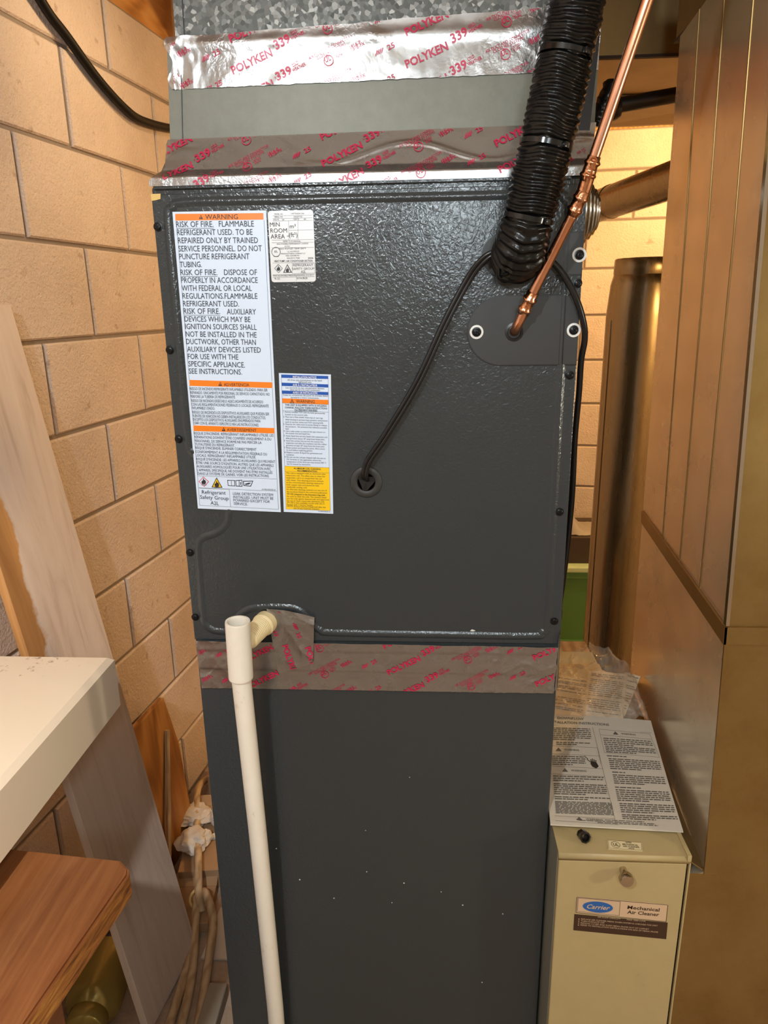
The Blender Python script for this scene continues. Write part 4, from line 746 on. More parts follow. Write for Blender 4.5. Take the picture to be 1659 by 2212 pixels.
# ================================================================== PVC DRAIN
pv = thing('pvc_drain_pipe', 'white plastic drain pipe with an open-topped tee standing in front of the dark cabinets', 'pipe', (-.179, -.03, 0))
top = Vector((-.1812, -.0800, 1.0560)); mid = Vector((-.1826, -.0740, .990)); bot = Vector((-.1765, -.0290, .0))
ax_t = (top-mid).normalized()
Tm = Vector((-.1765, -.0792, 1.0955)); Bm = Tm-Vector((.0022, -.003, .0870))
A = axis(Bm, (Tm-Bm)); Lt = (Tm-Bm).length
bm = bmesh.new(); lathe(bm, [(.0136, 0), (.0164, .0004), (.0168, .002), (.0168, Lt-.002), (.0164, Lt), (.0140, Lt), (.0136, Lt-.001), (.0136, Lt-.022), (.0105, Lt-.0225), (.0105, Lt-.05), (0, Lt-.05)], 40, A); obj('tee', bm, 'pvc', pv, 40)
bm = bmesh.new(); tube(bm, [Bm.lerp(Tm, .3), Bm+Vector((.0002, .0004, -.002)), Vector((-.1762, -.062, .75)), Vector((-.1750, -.042, .38)), bot], .01335, 32); obj('riser', bm, 'pvc', pv, 40)
br0 = Vector((-.1770, -.078, 1.056)); br1 = Vector((-.1555, -.004, 1.0600))
dd = (br1-br0).normalized(); Lb = (br1-br0).length
prof = [(.0125, 0), (.0125, .02), (.0132, .021)]
h = .024
while h < Lb-.014: prof += [(.0150, h), (.0138, h+.0020)]; h += .0036
prof += [(.0168, Lb-.012), (.0168, Lb)]
bm = bmesh.new(); lathe(bm, prof, 32, axis(br0, dd)); obj('threaded_branch', bm, 'pvc_yellow', pv, 40)

# ================================================================== AIR CLEANER (right of the furnace)
ac = thing('air_cleaner', 'tan air cleaner box attached to the right side of the furnace', 'air cleaner', (.36, .2, 0))
ZT = .730
bm = bmesh.new(); box(bm, .2685, .4535, -.060, .56, .0, ZT-.001, .0015); obj('body', bm, 'cleaner_side', ac, 40)
bm = bmesh.new(); box(bm, .2690, .4520, -.070, -.060, .05, ZT-.014, .0016); dr = obj('door', bm, 'tan_enamel', ac, 40)
bm = bmesh.new(); prism(bm, [(.2680, y, z) for y, z in ((-.071, ZT-.013), (-.0735, ZT-.006), (-.071, ZT), (.50, ZT+.0006), (.50, ZT-.002), (-.062, ZT-.003))], (.187, 0, 0)); obj('top_cover', bm, 'tan_enamel', ac, 30)
bm = bmesh.new(); box(bm, .4500, .4560, -.074, -.02, ZT-.007, ZT+.0035, .0008); box(bm, .4548, .4572, -.071, -.066, .05, ZT-.012, .0005); obj('edge_trim', bm, 'tan_enamel', ac, 30)
bm = bmesh.new(); lathe(bm, [(.0052, 0), (.0056, .012), (.0090, .0135), (.0104, .016), (.0104, .0215), (.0090, .0245), (0, .0252)], 28, axis((.3615, -.070, .7035), FRONT)); obj('knob', bm, 'steel_knob', dr, 40)
bm = bmesh.new(); lathe(bm, [(.0042, 0), (.0042, .003), (.0028, .006), (0, .0064)], 14, axis((.4568, -.05, .675), (1, 0, 0))); obj('side_screw', bm, 'steel_knob', ac, 40)
# badge
yb = -.0704
def quad(name, par, pts, m, y):
    bm = bmesh.new(); prism(bm, [(x, y, z) for x, z in pts], (0, -.0003, 0)); return obj(name, bm, m, par)
bd = quad('name_badge', dr, [(.2983, .6222), (.4323, .6107), (.4320, .6432), (.2983, .6522)], 'sticker', yb)
bd['label'] = 'two-tone badge with a blue oval logo'
bk = quad('instruction_strip', dr, [(.2971, .5894), (.4349, .5789), (.4343, .6096), (.2969, .6194)], 'brown_ink', yb)
bm = bmesh.new(); fb = flat(yb-.0006)
def frame2(q, w):
    for a, b in zip(q, q[1:]+q[:1]): add2(bm, line2(*a, *b, w), fb)
frame2([(.2990, .6229), (.4316, .6115), (.4313, .6424), (.2990, .6513)], .0008); frame2([(.3008, .6250), (.3626, .6200), (.3622, .6455), (.3008, .6497)], .0005)
add2(bm, text2('Mechanical', .3733, .6331, .4200, .6300, .0060, True), fb); add2(bm, text2('Air Cleaner', .3737, .6243, .4202, .6213, .0060, True), fb); obj('lettering', bm, 'brown_ink', bd)
bm = bmesh.new(); n = 40; cx, cz = .3302, .6343
def oval(rx, rz, y):
    add2(bm, poly2([(cx+rx*math.cos(2*PI*k/n), cz+rz*math.sin(2*PI*k/n)-.06*rx*math.cos(2*PI*k/n)) for k in range(n)]), flat(y))
oval(.0222, .0101, yb-.0006); obj('oval_logo', bm, 'logo_blue', bd)
bm = bmesh.new(); v, f = text2('Carrier', .3128, .6318, .3468, .6298, .0074, True); add2(bm, ([(x+(z-.631)*.28, z) for x, z in v], f), flat(yb-.0008))
add2(bm, ring2(cx, cz, .0001, .00005, 8), flat(yb-.0008)); obj('logo_lettering', bm, 'sticker', bd)
bm = bmesh.new()
rows = [('AIR FLOW CAPACITY', .331, .6150, .365, .6127, .0024), ('MAX. 2000 C.F.M.', .374, .6120, .402, .6098, .0024), ('REPLACE AIR CLEANER MEDIA WHEN SYSTEM IS CHECKED FOR DIRT', .3070, .6102, .4200, .6025, .0024), ('TURN FURNACE OFF', .3070, .6065, .342, .6042, .0024), ('REMOVE COVER AND SLIDE MEDIA FRAME OUT OF CABINET', .3070, .6028, .4080, .5955, .0024), ('REFER TO INSTALLATION INSTRUCTIONS ON SIDE OF MEDIA FRAME', .3070, .5990, .4215, .5905, .0024)]
for s, x0, z0, x1, z1, c in rows:
    add2(bm, text2(s, x0, z0, x1, z1, c), fb)
for z in (.6110, .6073, .6036, .5998): add2(bm, poly2([(.3040+.0009*math.cos(k*PI/4), z+.0009*math.sin(k*PI/4)) for k in range(8)]), fb)
obj('lettering', bm, 'sticker', bk)
# listing sticker on the top cover
ul = bmesh.new(); prism(ul, [(x, y, ZT+.0004) for x, y in ((.3411, -.0617), (.3892, -.0640), (.3929, -.0467), (.3436, -.0435))], (0, 0, .0006)); us = obj('listing_sticker', ul, 'cream_sticker', ac)
bm = bmesh.new(); ft = lambda x, y: Vector((x, y, ZT+.0016))
add2(bm, ring2(.3535, -.0530, .0064, .0006), ft)
for s, a, b, c in (('UL', (.3498, -.0556), (.3572, -.0560), .0055), ('LISTED', (.3690, -.0492), (.3775, -.0498), .0028), ('MECHANICAL', (.3635, -.0533), (.3858, -.0545), .0028), ('AIR CLEANER', (.3632, -.0573), (.3865, -.0586), .0028), ('292W', (.3700, -.0612), (.3785, -.0618), .0024)): add2(bm, text2(s, *a, *b, c, True), ft)
for a, b in (((.3420, -.0609), (.3884, -.0631)), ((.3884, -.0631), (.3918, -.0474)), ((.3918, -.0474), (.3443, -.0443)), ((.3443, -.0443), (.3420, -.0609))): add2(bm, line2(*a, *b, .0004), ft)
obj('lettering', bm, 'brown_ink', us)
# black plastic bushing left standing on the cover
bm = bmesh.new(); A = axis((.3073, -.047, ZT+.0082), (.25, -.93, .28))
lathe(bm, [(.0050, -.006), (.0078, -.006), (.0080, -.002), (.0080, .004), (.0086, .005), (.0086, .007), (.0062, .0075), (.0055, .003), (.0050, -.006)], 8, A); o = obj('plastic_bushing', bm, 'cable_tie', None, 35); recentre(o); tag(o, 'small black plastic bushing lying on the tan air cleaner top', 'bushing')
o.location.z = ZT+.0012

# ---- manual
def man_pt(u, v, lift=0):
    BL, BR, TR, TL = Vector((.2620, -.0300)), Vector((.4590, -.0270)), Vector((.4920, .2510)), Vector((.2970, .265))
    p = BL*(1-u)*(1-v)+BR*u*(1-v)+TR*u*v+TL*(1-u)*v
    z = ZT+.0060+.006*math.exp(-((v)/.08)**2)*(1-u)+.012*v*v+.0025*math.sin(PI*u)*v+.003*(1-u)*(1-v)
    return Vector((p.x, p.y, z+lift))
man = thing('instruction_manual', 'printed manual lying open side up on the tan air cleaner', 'manual', (.37, .1, ZT))
man['label'] = 'printed white instruction manual lying on top of the tan air cleaner'
bm = bmesh.new(); G = [[bm.verts.new(man_pt(i/24, j/30)) for j in range(31)] for i in range(25)]; H = [[bm.verts.new(man_pt(i/24, j/30, -.0036*(1 if j else .6))) for j in range(31)] for i in range(25)]
for i in range(24):
    for j in range(30):
        bm.faces.new((G[i][j], G[i+1][j], G[i+1][j+1], G[i][j+1])); bm.faces.new((H[i][j], H[i][j+1], H[i+1][j+1], H[i+1][j]))
for j in range(30): bm.faces.new((G[0][j], G[0][j+1], H[0][j+1], H[0][j])); bm.faces.new((G[24][j+1], G[24][j], H[24][j], H[24][j+1]))
for i in range(24): bm.faces.new((G[i+1][0], G[i][0], H[i][0], H[i+1][0])); bm.faces.new((G[i][30], G[i+1][30], H[i+1][30], H[i][30]))
obj('pages', bm, 'sheet', man, 50)
fm = lambda u, v: man_pt(u, v, .0007)
bm = bmesh.new()
add2(bm, text2('DOWNFLOW', .13, .954, .375, .951, .022, True), fm); add2(bm, text2('INSTALLATION INSTRUCTIONS', -.02+.06, .912, .60, .906, .022, True), fm)
def bar(x0, x1, y, h=.0042):
    # a worn row of print, broken up like words
    x = x0
    while x < x1:
        w_ = random.uniform(.018, .06); e = min(x+w_, x1); m_ = (x+e)/2
        add2(bm, poly2([(x, y-h), (m_, y-h), (e, y-h), (e, y+h), (m_, y+h), (x, y+h)]), fm); x = e+.007
def block(x0, x1, y0, n, dy=.0185, last=.6):
    for k in range(n): bar(x0, x1 if k < n-1 else x0+(x1-x0)*last, y0-k*dy)
def rule(x0, y0, x1, y1, w=.0022):
    v, f = line2(x0, y0, x1, y1, w); add2(bm, (v, f), fm)
def warn(x, y, big=1):
    add2(bm, poly2([(x, y), (x+.05, y), (x+.025, y+.032)]), fm); add2(bm, text2('WARNING', x+.075, y+.005, x+.075+.13*big, y+.004, .016, True), fm)
rule(.03, .893, .975, .867); rule(.445, .881, .50, .02)
block(.04, .42, .862, 7, .0185); block(.10, .40, .722, 2, .018)
rule(.03, .688, .46, .682); rule(.46, .682, .466, .53)
warn(.09, .640); rule(.03, .612, .47, .605); block(.05, .34, .590, 5); rule(.03, .500, .48, .49); warn(.13, .452); rule(.03, .43, .48, .42)
block(.05, .47, .412, 3); block(.05, .48, .345, 6, .0165); block(.05, .49, .238, 2, .0165)
for k in range(11): bar(.05, .50, .200-k*.0095, .003)
warn(.20, .045); rule(.04, .078, .50, .072); rule(.04, .030, .52, .022)
# right column
for a, b in (((.50, .866), (.955, .855)), ((.955, .855), (.985, .628)), ((.985, .628), (.515, .640)), ((.515, .640), (.50, .866)), ((.505, .812), (.96, .80))): rule(*a, *b)
warn(.62, .822); block(.525, .955, .778, 4, .019); block(.53, .965, .702, 4, .0175)
block(.53, .70, .612, 1, .02, 1); block(.54, .975, .585, 6, .0175)
block(.55, .66, .465, 1, .02, 1); block(.55, .975, .44, 5, .0175)
block(.55, .76, .335, 1, .02, 1); block(.55, .98, .312, 6, .017); block(.56, .985, .20, 5, .0165); block(.56, .985, .110, 3, .016)
bar(.42, .72, .058, .003); bar(.22, .80, .044, .003); bar(.36, .82, .032, .003)
obj('print', bm, 'print', man)
bm = bmesh.new(); add2(bm, poly2([(.385, .555), (.43, .548), (.445, .51), (.42, .49), (.39, .505), (.378, .53)]), fm)
for k in range(4): add2(bm, line2(.388+.013*k, .55, .386+.014*k, .578-.006*abs(k-1), .008), fm)
add2(bm, line2(.335, .60, .36, .575, .006), fm); add2(bm, line2(.36, .575, .355, .567, .006), fm); add2(bm, line2(.355, .567, .385, .545, .006), fm); obj('hand_symbol', bm, 'ink', man)

# ---- clear bag of papers behind the manual
bag = thing('plastic_bag_of_papers', 'crumpled clear plastic bag of leaflets lying behind the manual on the air cleaner', 'plastic bag', (.42, .38, ZT))
def sheet(name, c, ex, ey, w_, h_, th, m, par):
    ex = Vector(ex).normalized(); ey = Vector(ey); ey = (ey-ex*ey.dot(ex)).normalized(); nn = ex.cross(ey); c = Vector(c); bm = bmesh.new()
    prism(bm, [c+ex*a*w_/2+ey*b*h_/2 for a, b in ((-1, -1), (1, -1), (1, 1), (-1, 1))], nn*th); return obj(name, bm, m, par), c, ex, ey, nn
def leaflet(c, ex, ey, w_, h_, rows, seed):
    o, c, ex, ey, nn = sheet('leaflet', c, ex, ey, w_, h_, .003, 'leaf', bag); random.seed(seed); bm = bmesh.new()
    for k in range(rows):
        x = -.42
        y = .42-.84*k/rows
        if random.random() < .22: continue
        while x < .42:
            e = min(x+random.uniform(.05, .2), .42)
            q = [c+ex*(a*w_)+ey*(b*h_)+nn*.0036 for a, b in ((x, y), (e, y), (e, y+.26/rows), (x, y+.26/rows))]
            bm.faces.new([bm.verts.new(p) for p in q]); x = e+.025
    obj('print', bm, 'print', o); return o
leaflet((.425, .325, ZT+.024), (.95, -.30, .05), (.30, .90, .14), .075, .15, 20, 3)
leaflet((.355, .325, ZT+.018), (.93, -.34, .04), (.33, .90, .10), .080, .14, 22, 5)
leaflet((.465, .330, ZT+.026), (.88, -.45, -.05), (.40, .82, .14), .030, .13, 14, 9)
bm = bmesh.new(); NX, NY = 70, 60
def bag_pt(u, v):
    x0, x1 = .280+.045*v, .496+.006*v; x = x0+(x1-x0)*u; y = .268-.02*u+.205*v*(.80+.20*math.sin(PI*min(1, max(0, (u-.15)/.8))))
    hh = (.020+.030*math.exp(-((u-.66)/.30)**2)*v**.6+.006*v)*min(1, v/.08+.15)
    e = min(1, min(u, 1-u)/.07); hh *= e**.5
    hh += (.006*noise.fractal(Vector((u*6, v*6, 3)), .8, 2.1, 4)+.014*ridge(u*1.2+v*.5, v*.5, 4, 4)+.010*ridge(u*.7-v*.4, v, 6, 6))*e
    return Vector((x, y, ZT+.002+max(0, hh)))
G = [[bm.verts.new(bag_pt(i/NX, j/NY)) for j in range(NY+1)] for i in range(NX+1)]
for i in range(NX):
    for j in range(NY): bm.faces.new((G[i][j], G[i+1][j], G[i+1][j+1], G[i][j+1]))
obj('clear_film', bm, 'film', bag, 180)
bm = bmesh.new(); box(bm, .395, .53, -.006, .006, 0, .012, .003); bm.transform(Matrix.Translation((0, .262, ZT+.001))@Matrix.Rotation(-.02, 4, 'Z')); 

bm.free()
# ================================================================== RETURN DUCT (right)
rd = thing('return_duct', 'big galvanised return duct dropping down the right edge of the picture', 'duct', (.75, .2, 0))
sx_ = lambda y, z: .5107+.081*y-.0376*z
yb_ = lambda z: .497-.118*(z-.75)
def duct_part(name, z0, z1, o, m):
    bm = bmesh.new(); R = []
    n = max(2, int((z1-z0)/.12)+1)
    for i in range(n+1):
        z = z0+(z1-z0)*i/n; x0, x1 = sx_(-.07, z)-o, sx_(yb_(z), z)-o
        R.append([bm.verts.new(p) for p in ((x0, -.07-o, z), (1.12+o, -.07-o, z), (1.12+o, yb_(z)+o, z), (x1, yb_(z)+o, z))])
    for a, b in zip(R, R[1:]):
        for k in range(4): bm.faces.new((a[k], a[(k+1) % 4], b[(k+1) % 4], b[k]))
    bm.faces.new(R[0][::-1]); bm.faces.new(R[-1]); bmesh.ops.recalc_face_normals(bm, faces=bm.faces); return bm
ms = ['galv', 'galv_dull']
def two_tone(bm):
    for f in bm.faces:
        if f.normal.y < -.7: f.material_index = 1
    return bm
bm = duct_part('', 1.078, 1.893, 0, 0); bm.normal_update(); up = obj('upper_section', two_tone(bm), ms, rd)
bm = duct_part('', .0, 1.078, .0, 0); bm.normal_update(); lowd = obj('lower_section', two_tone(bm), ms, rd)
def band(z0f, z1f, lift):
    # drive cleat: strip along the side (sloping up to the back) and along the front
    bm = bmesh.new(); o = .004
    pts = []
    zf = lambda y: 1.0915+.0045*(y+.07)/.5
    a = [(sx_(y, zf(y)-.024*k)-o, y, zf(y)-.0245*k) for k in (0, 1) for y in (-.074, .10, .28, .452)]
    prism(bm, [a[0], a[1], a[2], a[3], a[7], a[6], a[5], a[4]], (o*.9, 0, 0))
    prism(bm, [(sx_(-.07, 1.0915)-o, -.074, 1.0915), (1.12, -.074, 1.0915), (1.12, -.074, 1.067), (sx_(-.07, 1.067)-o, -.074, 1.067)], (0, .0038, 0)); return bm
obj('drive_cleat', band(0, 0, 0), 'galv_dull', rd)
# standing lock seams on the side of the upper section
for y0, z0, z1 in ((.258, 1.093, 1.893), (.139, 1.093, 1.893), (.024, 1.093, 1.893)):
    bm = bmesh.new(); ys = lambda z: y0+.058*(1.60-z)*(1 if z < 1.6 else .2)
    for (dy, dh, wd) in ((0, .0010, .0018),):
        n = 8; L = []
        for i in range(n+1):
            z = z0+(z1-z0)*i/n; y = ys(z); x = sx_(y, z)
            L.append([bm.verts.new(p) for p in ((x+.0005, y-wd, z), (x-dh, y-wd*.55, z), (x-dh, y+wd*.55, z), (x+.0005, y+wd, z))])
        for a, b in zip(L, L[1:]):
            for k in range(3): bm.faces.new((a[k], a[k+1], b[k+1], b[k]))
    bmesh.ops.recalc_face_normals(bm, faces=bm.faces); obj('lock_seam', bm, 'galv_dull', rd)
bm = bmesh.new(); prism(bm, [(sx_(-.07, z)-.0018, -.0718, z) for z in (.70, 1.067)]+[(sx_(-.07, z)+.003, -.0718, z) for z in (1.067, .70)], (0, .003, 0)); obj('corner_fold', bm, 'galv_dull', rd); bm = bmesh.new(); prism(bm, [(sx_(-.07, z)-.0025, -.0730, z) for z in (1.093, 1.893)]+[(sx_(-.07, z)+.002, -.0730, z) for z in (1.893, 1.093)], (0, .008, 0)); obj('corner_seam', bm, 'bright', rd)
# boot between duct and air cleaner
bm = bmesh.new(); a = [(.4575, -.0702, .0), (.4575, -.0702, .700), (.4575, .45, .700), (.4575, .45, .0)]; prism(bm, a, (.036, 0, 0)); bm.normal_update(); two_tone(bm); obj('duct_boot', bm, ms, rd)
bm = bmesh.new(); prism(bm, [(.4575, -.064, .7165), (.4790, -.066, .7020), (.5170, .47, .700), (.4580, .49, .7225)], (0, 0, -.002)); obj('sloping_flange', bm, 'trunk', rd)
# ================================================================== SUPPLY TRUNK across the ceiling
tr = thing('trunk_duct', 'wide old tan sheet metal trunk duct running under the ceiling at upper right', 'duct', (.8, .8, 1.92))
bm = bmesh.new(); box(bm, .288, 1.5, .556, 1.10, 1.920, 2.30); obj('trunk_body', bm, 'trunk', tr)
bm = bmesh.new(); box(bm, .288, 1.5, .551, .560, 1.9185, 1.9235); obj('bottom_lip', bm, 'dark_card', tr)
bm = bmesh.new(); prism(bm, [(.49, 1.095, 1.921), (.59, 1.10, 1.921), (.80, .99, 1.905), (.80, .80, 1.912), (.49, .80, 1.9185)], (0, 0, -.003)); obj('loose_flap', bm, 'trunk', tr)
rt = thing('ceiling_duct', 'tan sheet metal duct overhead meeting the top of the big return duct', 'duct', (.9, .2, 1.9))
bm = bmesh.new(); prism(bm, [(.474, .40, 1.896), (.474, -.30, 1.896), (1.5, -.30, 1.896), (1.5, .40, 1.896)], (0, 0, .4)); obj('duct_body', bm, 'trunk', rt)
bm = bmesh.new(); box(bm, .471, 1.5, -.303, .403, 1.8945, 1.8985); obj('lip', bm, 'dark_card', rt)
# black iron pipe and insulated elbow under the trunk
bp = thing('black_pipe', 'black pipe with a dark lumpy elbow running level below the trunk duct', 'pipe', (.45, .6, 1.86))
bm = bmesh.new(); tube(bm, [(.40, .6, 1.8475), (.437, .6, 1.8535), (.547, .6, 1.8685), (.75, .6, 1.896)], .0138, 16); obj('straight_run', bm, 'pipe_black', bp, 180)
random.seed(4)
Q = spline([(.3985, .598, 1.818), (.4030, .596, 1.838), (.4110, .594, 1.860), (.4180, .594, 1.880), (.4210, .596, 1.893)], 10)
bm = bmesh.new(); tube(bm, Q, .017, 18, True, lambda i, a: (.0165 if i < 22 else .0150)*(1+.16*noise.noise(Vector((math.cos(a)*1.5, math.sin(a)*1.5, i*.22))))*(1 if 2 < i < 38 else .75)); obj('elbow_wrap', bm, 'black_rubber', bp, 180)
bm = bmesh.new(); lathe(bm, [(0, -.02), (.021, -.019), (.024, -.006), (.022, .012), (.018, .02), (0, .021)], 16, axis((.4200, .600, 1.848), (1, 0, .13))); obj('union', bm, 'pipe_black', bp, 60)
# round duct and collar
ro = thing('round_duct', 'smooth round galvanised pipe slanting behind the cabinet toward the big return duct', 'duct', (.5, .8, 1.7))
bm = bmesh.new(); a = Vector((.4692, .9, 1.7087)); b = Vector((.5479, .6, 1.7199)); d_ = b-a
tube(bm, [a-d_*.5, a, b, b+d_*.62], .0355, 28); obj('pipe_run', bm, 'flue', ro, 60)
bm = bmesh.new(); lathe(bm, [(.0355, -.004), (.0368, -.004), (.0368, .004), (.0355, .004)], 28, axis(a+d_*.25, d_)); obj('crimped_joint', bm, 'flue', ro, 60)
co = thing('domed_collar', 'shiny ringed round metal collar on the side of the coil cabinet', 'collar', (.2665, .3, 1.63))
bm = bmesh.new(); A = axis((.2665, .30, 1.6335), (1, 0, 0))
pf = [(.064, 0), (.064, .006)]
for k in range(9):
    t = k/9; r = .062*math.cos(t*1.25); h = .010+.070*math.sin(t*1.25); pf += [(r, h), (r-.0012, h+.0025), (r-.0004, h+.005)]
pf += [(.016, .080), (0, .081)]
lathe(bm, pf, 40, A); obj('dome', bm, 'bright', co, 60)
# ================================================================== FLUE, TOTE, BOX behind
fl = thing('flue_pipe', 'tall dull round metal flue pipe standing on the floor behind the return duct', 'pipe', (.63, .98, 0))
R = .093; F0 = Vector((.6265, .98, 0))
bm = bmesh.new(); lathe(bm, [(R, 0), (R, 1.20), (R-.0003, 1.46), (R-.006, 1.535), (R-.012, 1.558), (R-.014, 1.562)], 48, Matrix.Translation(F0)); obj('pipe_body', bm, 'flue', fl, 50)
bm = bmesh.new(); lathe(bm, [(R-.013, 1.555), (R-.011, 1.563), (R-.012, 1.594), (R-.014, 1.597), (R-.016, 1.594), (R-.016, 1.52), (0, 1.52)], 48, Matrix.Translation(F0)); obj('top_collar', bm, 'flue', fl, 50)
bm = bmesh.new(); prism(bm, [F0+Vector((-R*.97-.002, -R*.24, z)) for z in (0, 1.45)]+[F0+Vector((-R*.94-.002, -R*.34, z)) for z in (1.45, 0)], (.004, .002, 0)); obj('lap_seam', bm, 'flue', fl)
to = thing('green_tote', 'green plastic storage tote with a pale lid on the floor behind the furnace', 'storage box', (.78, 2.15, 0))
bm = bmesh.new(); prism(bm, [(.50, 2.0, .01), (1.06, 2.0, .01), (1.08, 1.99, .375), (.48, 1.99, .375)], (0, .36, 0)); box(bm, .475, 1.085, 1.978, 2.365, .345, .378, .004); box(bm, .495, 1.065, 1.990, 2.355, .02, .05, .003); obj('tub', bm, 'green', to, 40)
bm = bmesh.new(); box(bm, .468, 1.092, 1.972, 2.372, .376, .402, .006); obj('lid', bm, 'lid', to, 40)
bx = bmesh.new(); box(bx, .56, 1.00, 2.02, 2.32, .402, .520, .003); o = obj('cardboard_box', bx, 'dark_card', None, 40); recentre(o); tag(o, 'dark brown box sitting on top of the green tote', 'box')
bm = bmesh.new(); NX = 18
G = [[bm.verts.new((.60+.24*i/NX, 2.04+.2*j/NX, .523+(.085*math.exp(-((i/NX-.38)/.22)**2)*math.sin(PI*j/NX)**.6+.012*abs(noise.noise(Vector((i*.4, j*.4, 2)))))*math.sin(PI*min(max(i/NX, .02), .98))**.5)) for j in range(NX+1)] for i in range(NX+1)]
for i in range(NX):
    for j in range(NX): bm.faces.new((G[i][j], G[i+1][j], G[i+1][j+1], G[i][j+1]))
bmesh.ops.solidify(bm, geom=bm.faces[:], thickness=.001); o = obj('crumpled_cloth', bm, 'white_scrap', None, 60); recentre(o); tag(o, 'pale crumpled cloth heaped on the dark brown box above the green tote', 'cloth')
bm = bmesh.new(); box(bm, .30, .46, .575, .66, .680, .706, .002); box(bm, .32, .36, .60, .64, 0, .681); box(bm, .41, .45, .60, .64, 0, .681); o = obj('wooden_ledge', bm, 'tan_wood', None, 40); recentre(o); tag(o, 'pale wooden ledge just behind the clear bag of papers', 'ledge')

# ================================================================== LEFT WALL CABLE
Q = [(-.735, .44, 2.472), (-.730, .48, 2.32), (-.722, .56, 2.19), (-.713, .69, 2.097), (-.704, .76, 2.062), (-.689, .867, 2.007), (-.674, .976, 1.971), (-.663, 1.062, 1.964), (-.640, 1.229, 1.981), (-.60, 1.45, 2.02), (-.56, 1.7, 2.12), (-.535, 1.85, 2.28), (-.53, 1.9, 2.462)]
twin('wall_cable', 'thick black cable swagging down across the block wall at upper left', [Vector(q)+eW*.014+Vector((0, 0, -.008)) for q in Q], 0, .0105, 'jacket')
# ================================================================== LEANING PLANK
Bp = Vector((-.4821, .4056, 0)); Tp = Vector((-.747, .442, 1.481)); CAM = Vector((.074986, -.94224, 1.5)); rr_ = Tp-CAM; Tp = CAM+rr_*((-.768-eW.dot(CAM))/eW.dot(rr_)); e_ = (Tp-Bp).normalized(); wv_ = -dW
Tp2 = Tp+e_*.02; nn_ = e_.cross(wv_).normalized()
if nn_.x > 0: nn_ = -nn_
bm = bmesh.new(); Lp = (Tp2-Bp).length
# local frame: x across (right edge = 0, left = -.22), z along
box(bm, -.225, 0, 0, .018, .002, Lp, .0015)
o = obj('leaning_plank', bm, 'plank', None, 40)
xa = -wv_; za = (e_-xa*e_.dot(xa)).normalized(); ya = za.cross(xa).normalized()
if ya.dot(nn_) < 0: pass
Rm = Matrix(((xa.x, ya.x, za.x), (xa.y, ya.y, za.y), (xa.z, ya.z, za.z))).to_4x4()
o.matrix_world = Matrix.Translation(Bp+Vector((0, 0, .006))) @ Rm
tag(o, 'worn pale painted plank leaning against the block wall, bare orange wood down one side', 'plank')
# ================================================================== CREAM TABLE
tb = thing('work_table', 'cream painted table top with a thick edge, nearest the left side', 'table', (-.62, -.25, 0))
bm = bmesh.new(); box(bm, -.775, -.4655, -.72, .150, .823, .920); 
es = [e for e in bm.edges if all(v.co.z > .9 for v in e.verts)]; bmesh.ops.bevel(bm, geom=es, offset=.0085, segments=1, affect='EDGES')
es = [e for e in bm.edges if all(v.co.z < .91 for v in e.verts) and not all(v.co.z < .83 for v in e.verts)]
obj('table_top', bm, 'cream', tb, 20)
for x0, x1, y0, y1 in ((-.770, -.735, .085, .12), (-.775, -.735, -.70, -.66), (-.51, -.475, -.70, -.66)):
    bm = bmesh.new(); box(bm, x0, x1, y0, y1, 0, .836, .002); obj('leg', bm, 'dark_wood', tb, 40)
# ================================================================== VARNISHED STOOL
st = thing('wooden_bench', 'bench with a varnished reddish brown plywood top at lower left', 'bench', (-.53, -.37, 0))
bm = bmesh.new(); top_ = [(-.71, -.130, .780), (-.3395, -.1645, .780), (-.3210, -.1800, .780), (-.3175, -.1900, .780), (-.3715, -.61, .780), (-.745, -.575, .780)]
prism(bm, top_, (0, 0, -.036)); bm.normal_update()
for f in bm.faces:
    if abs(f.normal.z) < .5: f.material_index = 1
es = [e for e in bm.edges if all(v.co.z > .77 for v in e.verts)]; bmesh.ops.bevel(bm, geom=es, offset=.003, segments=2, affect='EDGES')
obj('bench_top', bm, ['stool_wood', 'stool_edge'], st, 40)
for x, y in ((-.378, -.335), (-.402, -.565), (-.668, -.20), (-.700, -.53)):
    bm = bmesh.new(); box(bm, x-.022, x+.022, y-.022, y+.022, 0, .745, .002); obj('leg', bm, 'stool_wood', st, 40)
for y in (-.345, -.55):
    bm = bmesh.new(); box(bm, -.66, -.41, y-.010, y+.010, .30, .36, .001); obj('rail', bm, 'stool_wood', st)
# ================================================================== FLOOR CLUTTER
ja = thing('brass_canister', 'olive brass canister lying on the floor under the low bench', 'canister', (-.655, .30, 0))
A = axis((-.680, .505, .0625), Vector((-.628, .11, .0605))-Vector((-.680, .505, .0625))) @ Matrix.Diagonal((1.25, 1.25, 1.28, 1))
bm = bmesh.new(); lathe(bm, [(0, 0), (.040, .001), (.047, .008), (.048, .02), (.048, .235), (.044, .25), (.030, .262)], 40, A); obj('body', bm, 'amber', ja, 50)
bm = bmesh.new(); lathe(bm, [(.048, .128), (.0505, .130), (.0505, .148), (.048, .150)], 40, A); obj('band', bm, 'dark_wood', ja, 50)
bm = bmesh.new(); lathe(bm, [(.028, .255), (.033, .262), (.033, .285), (.030, .288), (0, .288)], 32, A); obj('cap', bm, 'amber', ja, 50)
bm = bmesh.new()
prism(bm, [-.760*eW+dW*s+Vector((0, 0, z)) for s, z in ((.44, .001), (.70, .001), (.705, .30), (.672, .465), (.455, .462))], eW*.016); 
for v in bm.verts: v.co += eW*(.035*(1-v.co.z/.46))
o = obj('scrap_panel', bm, 'scrap_wood', None); recentre(o); tag(o, 'orange brown scrap panel leaning on the block wall beyond the plank', 'panel')
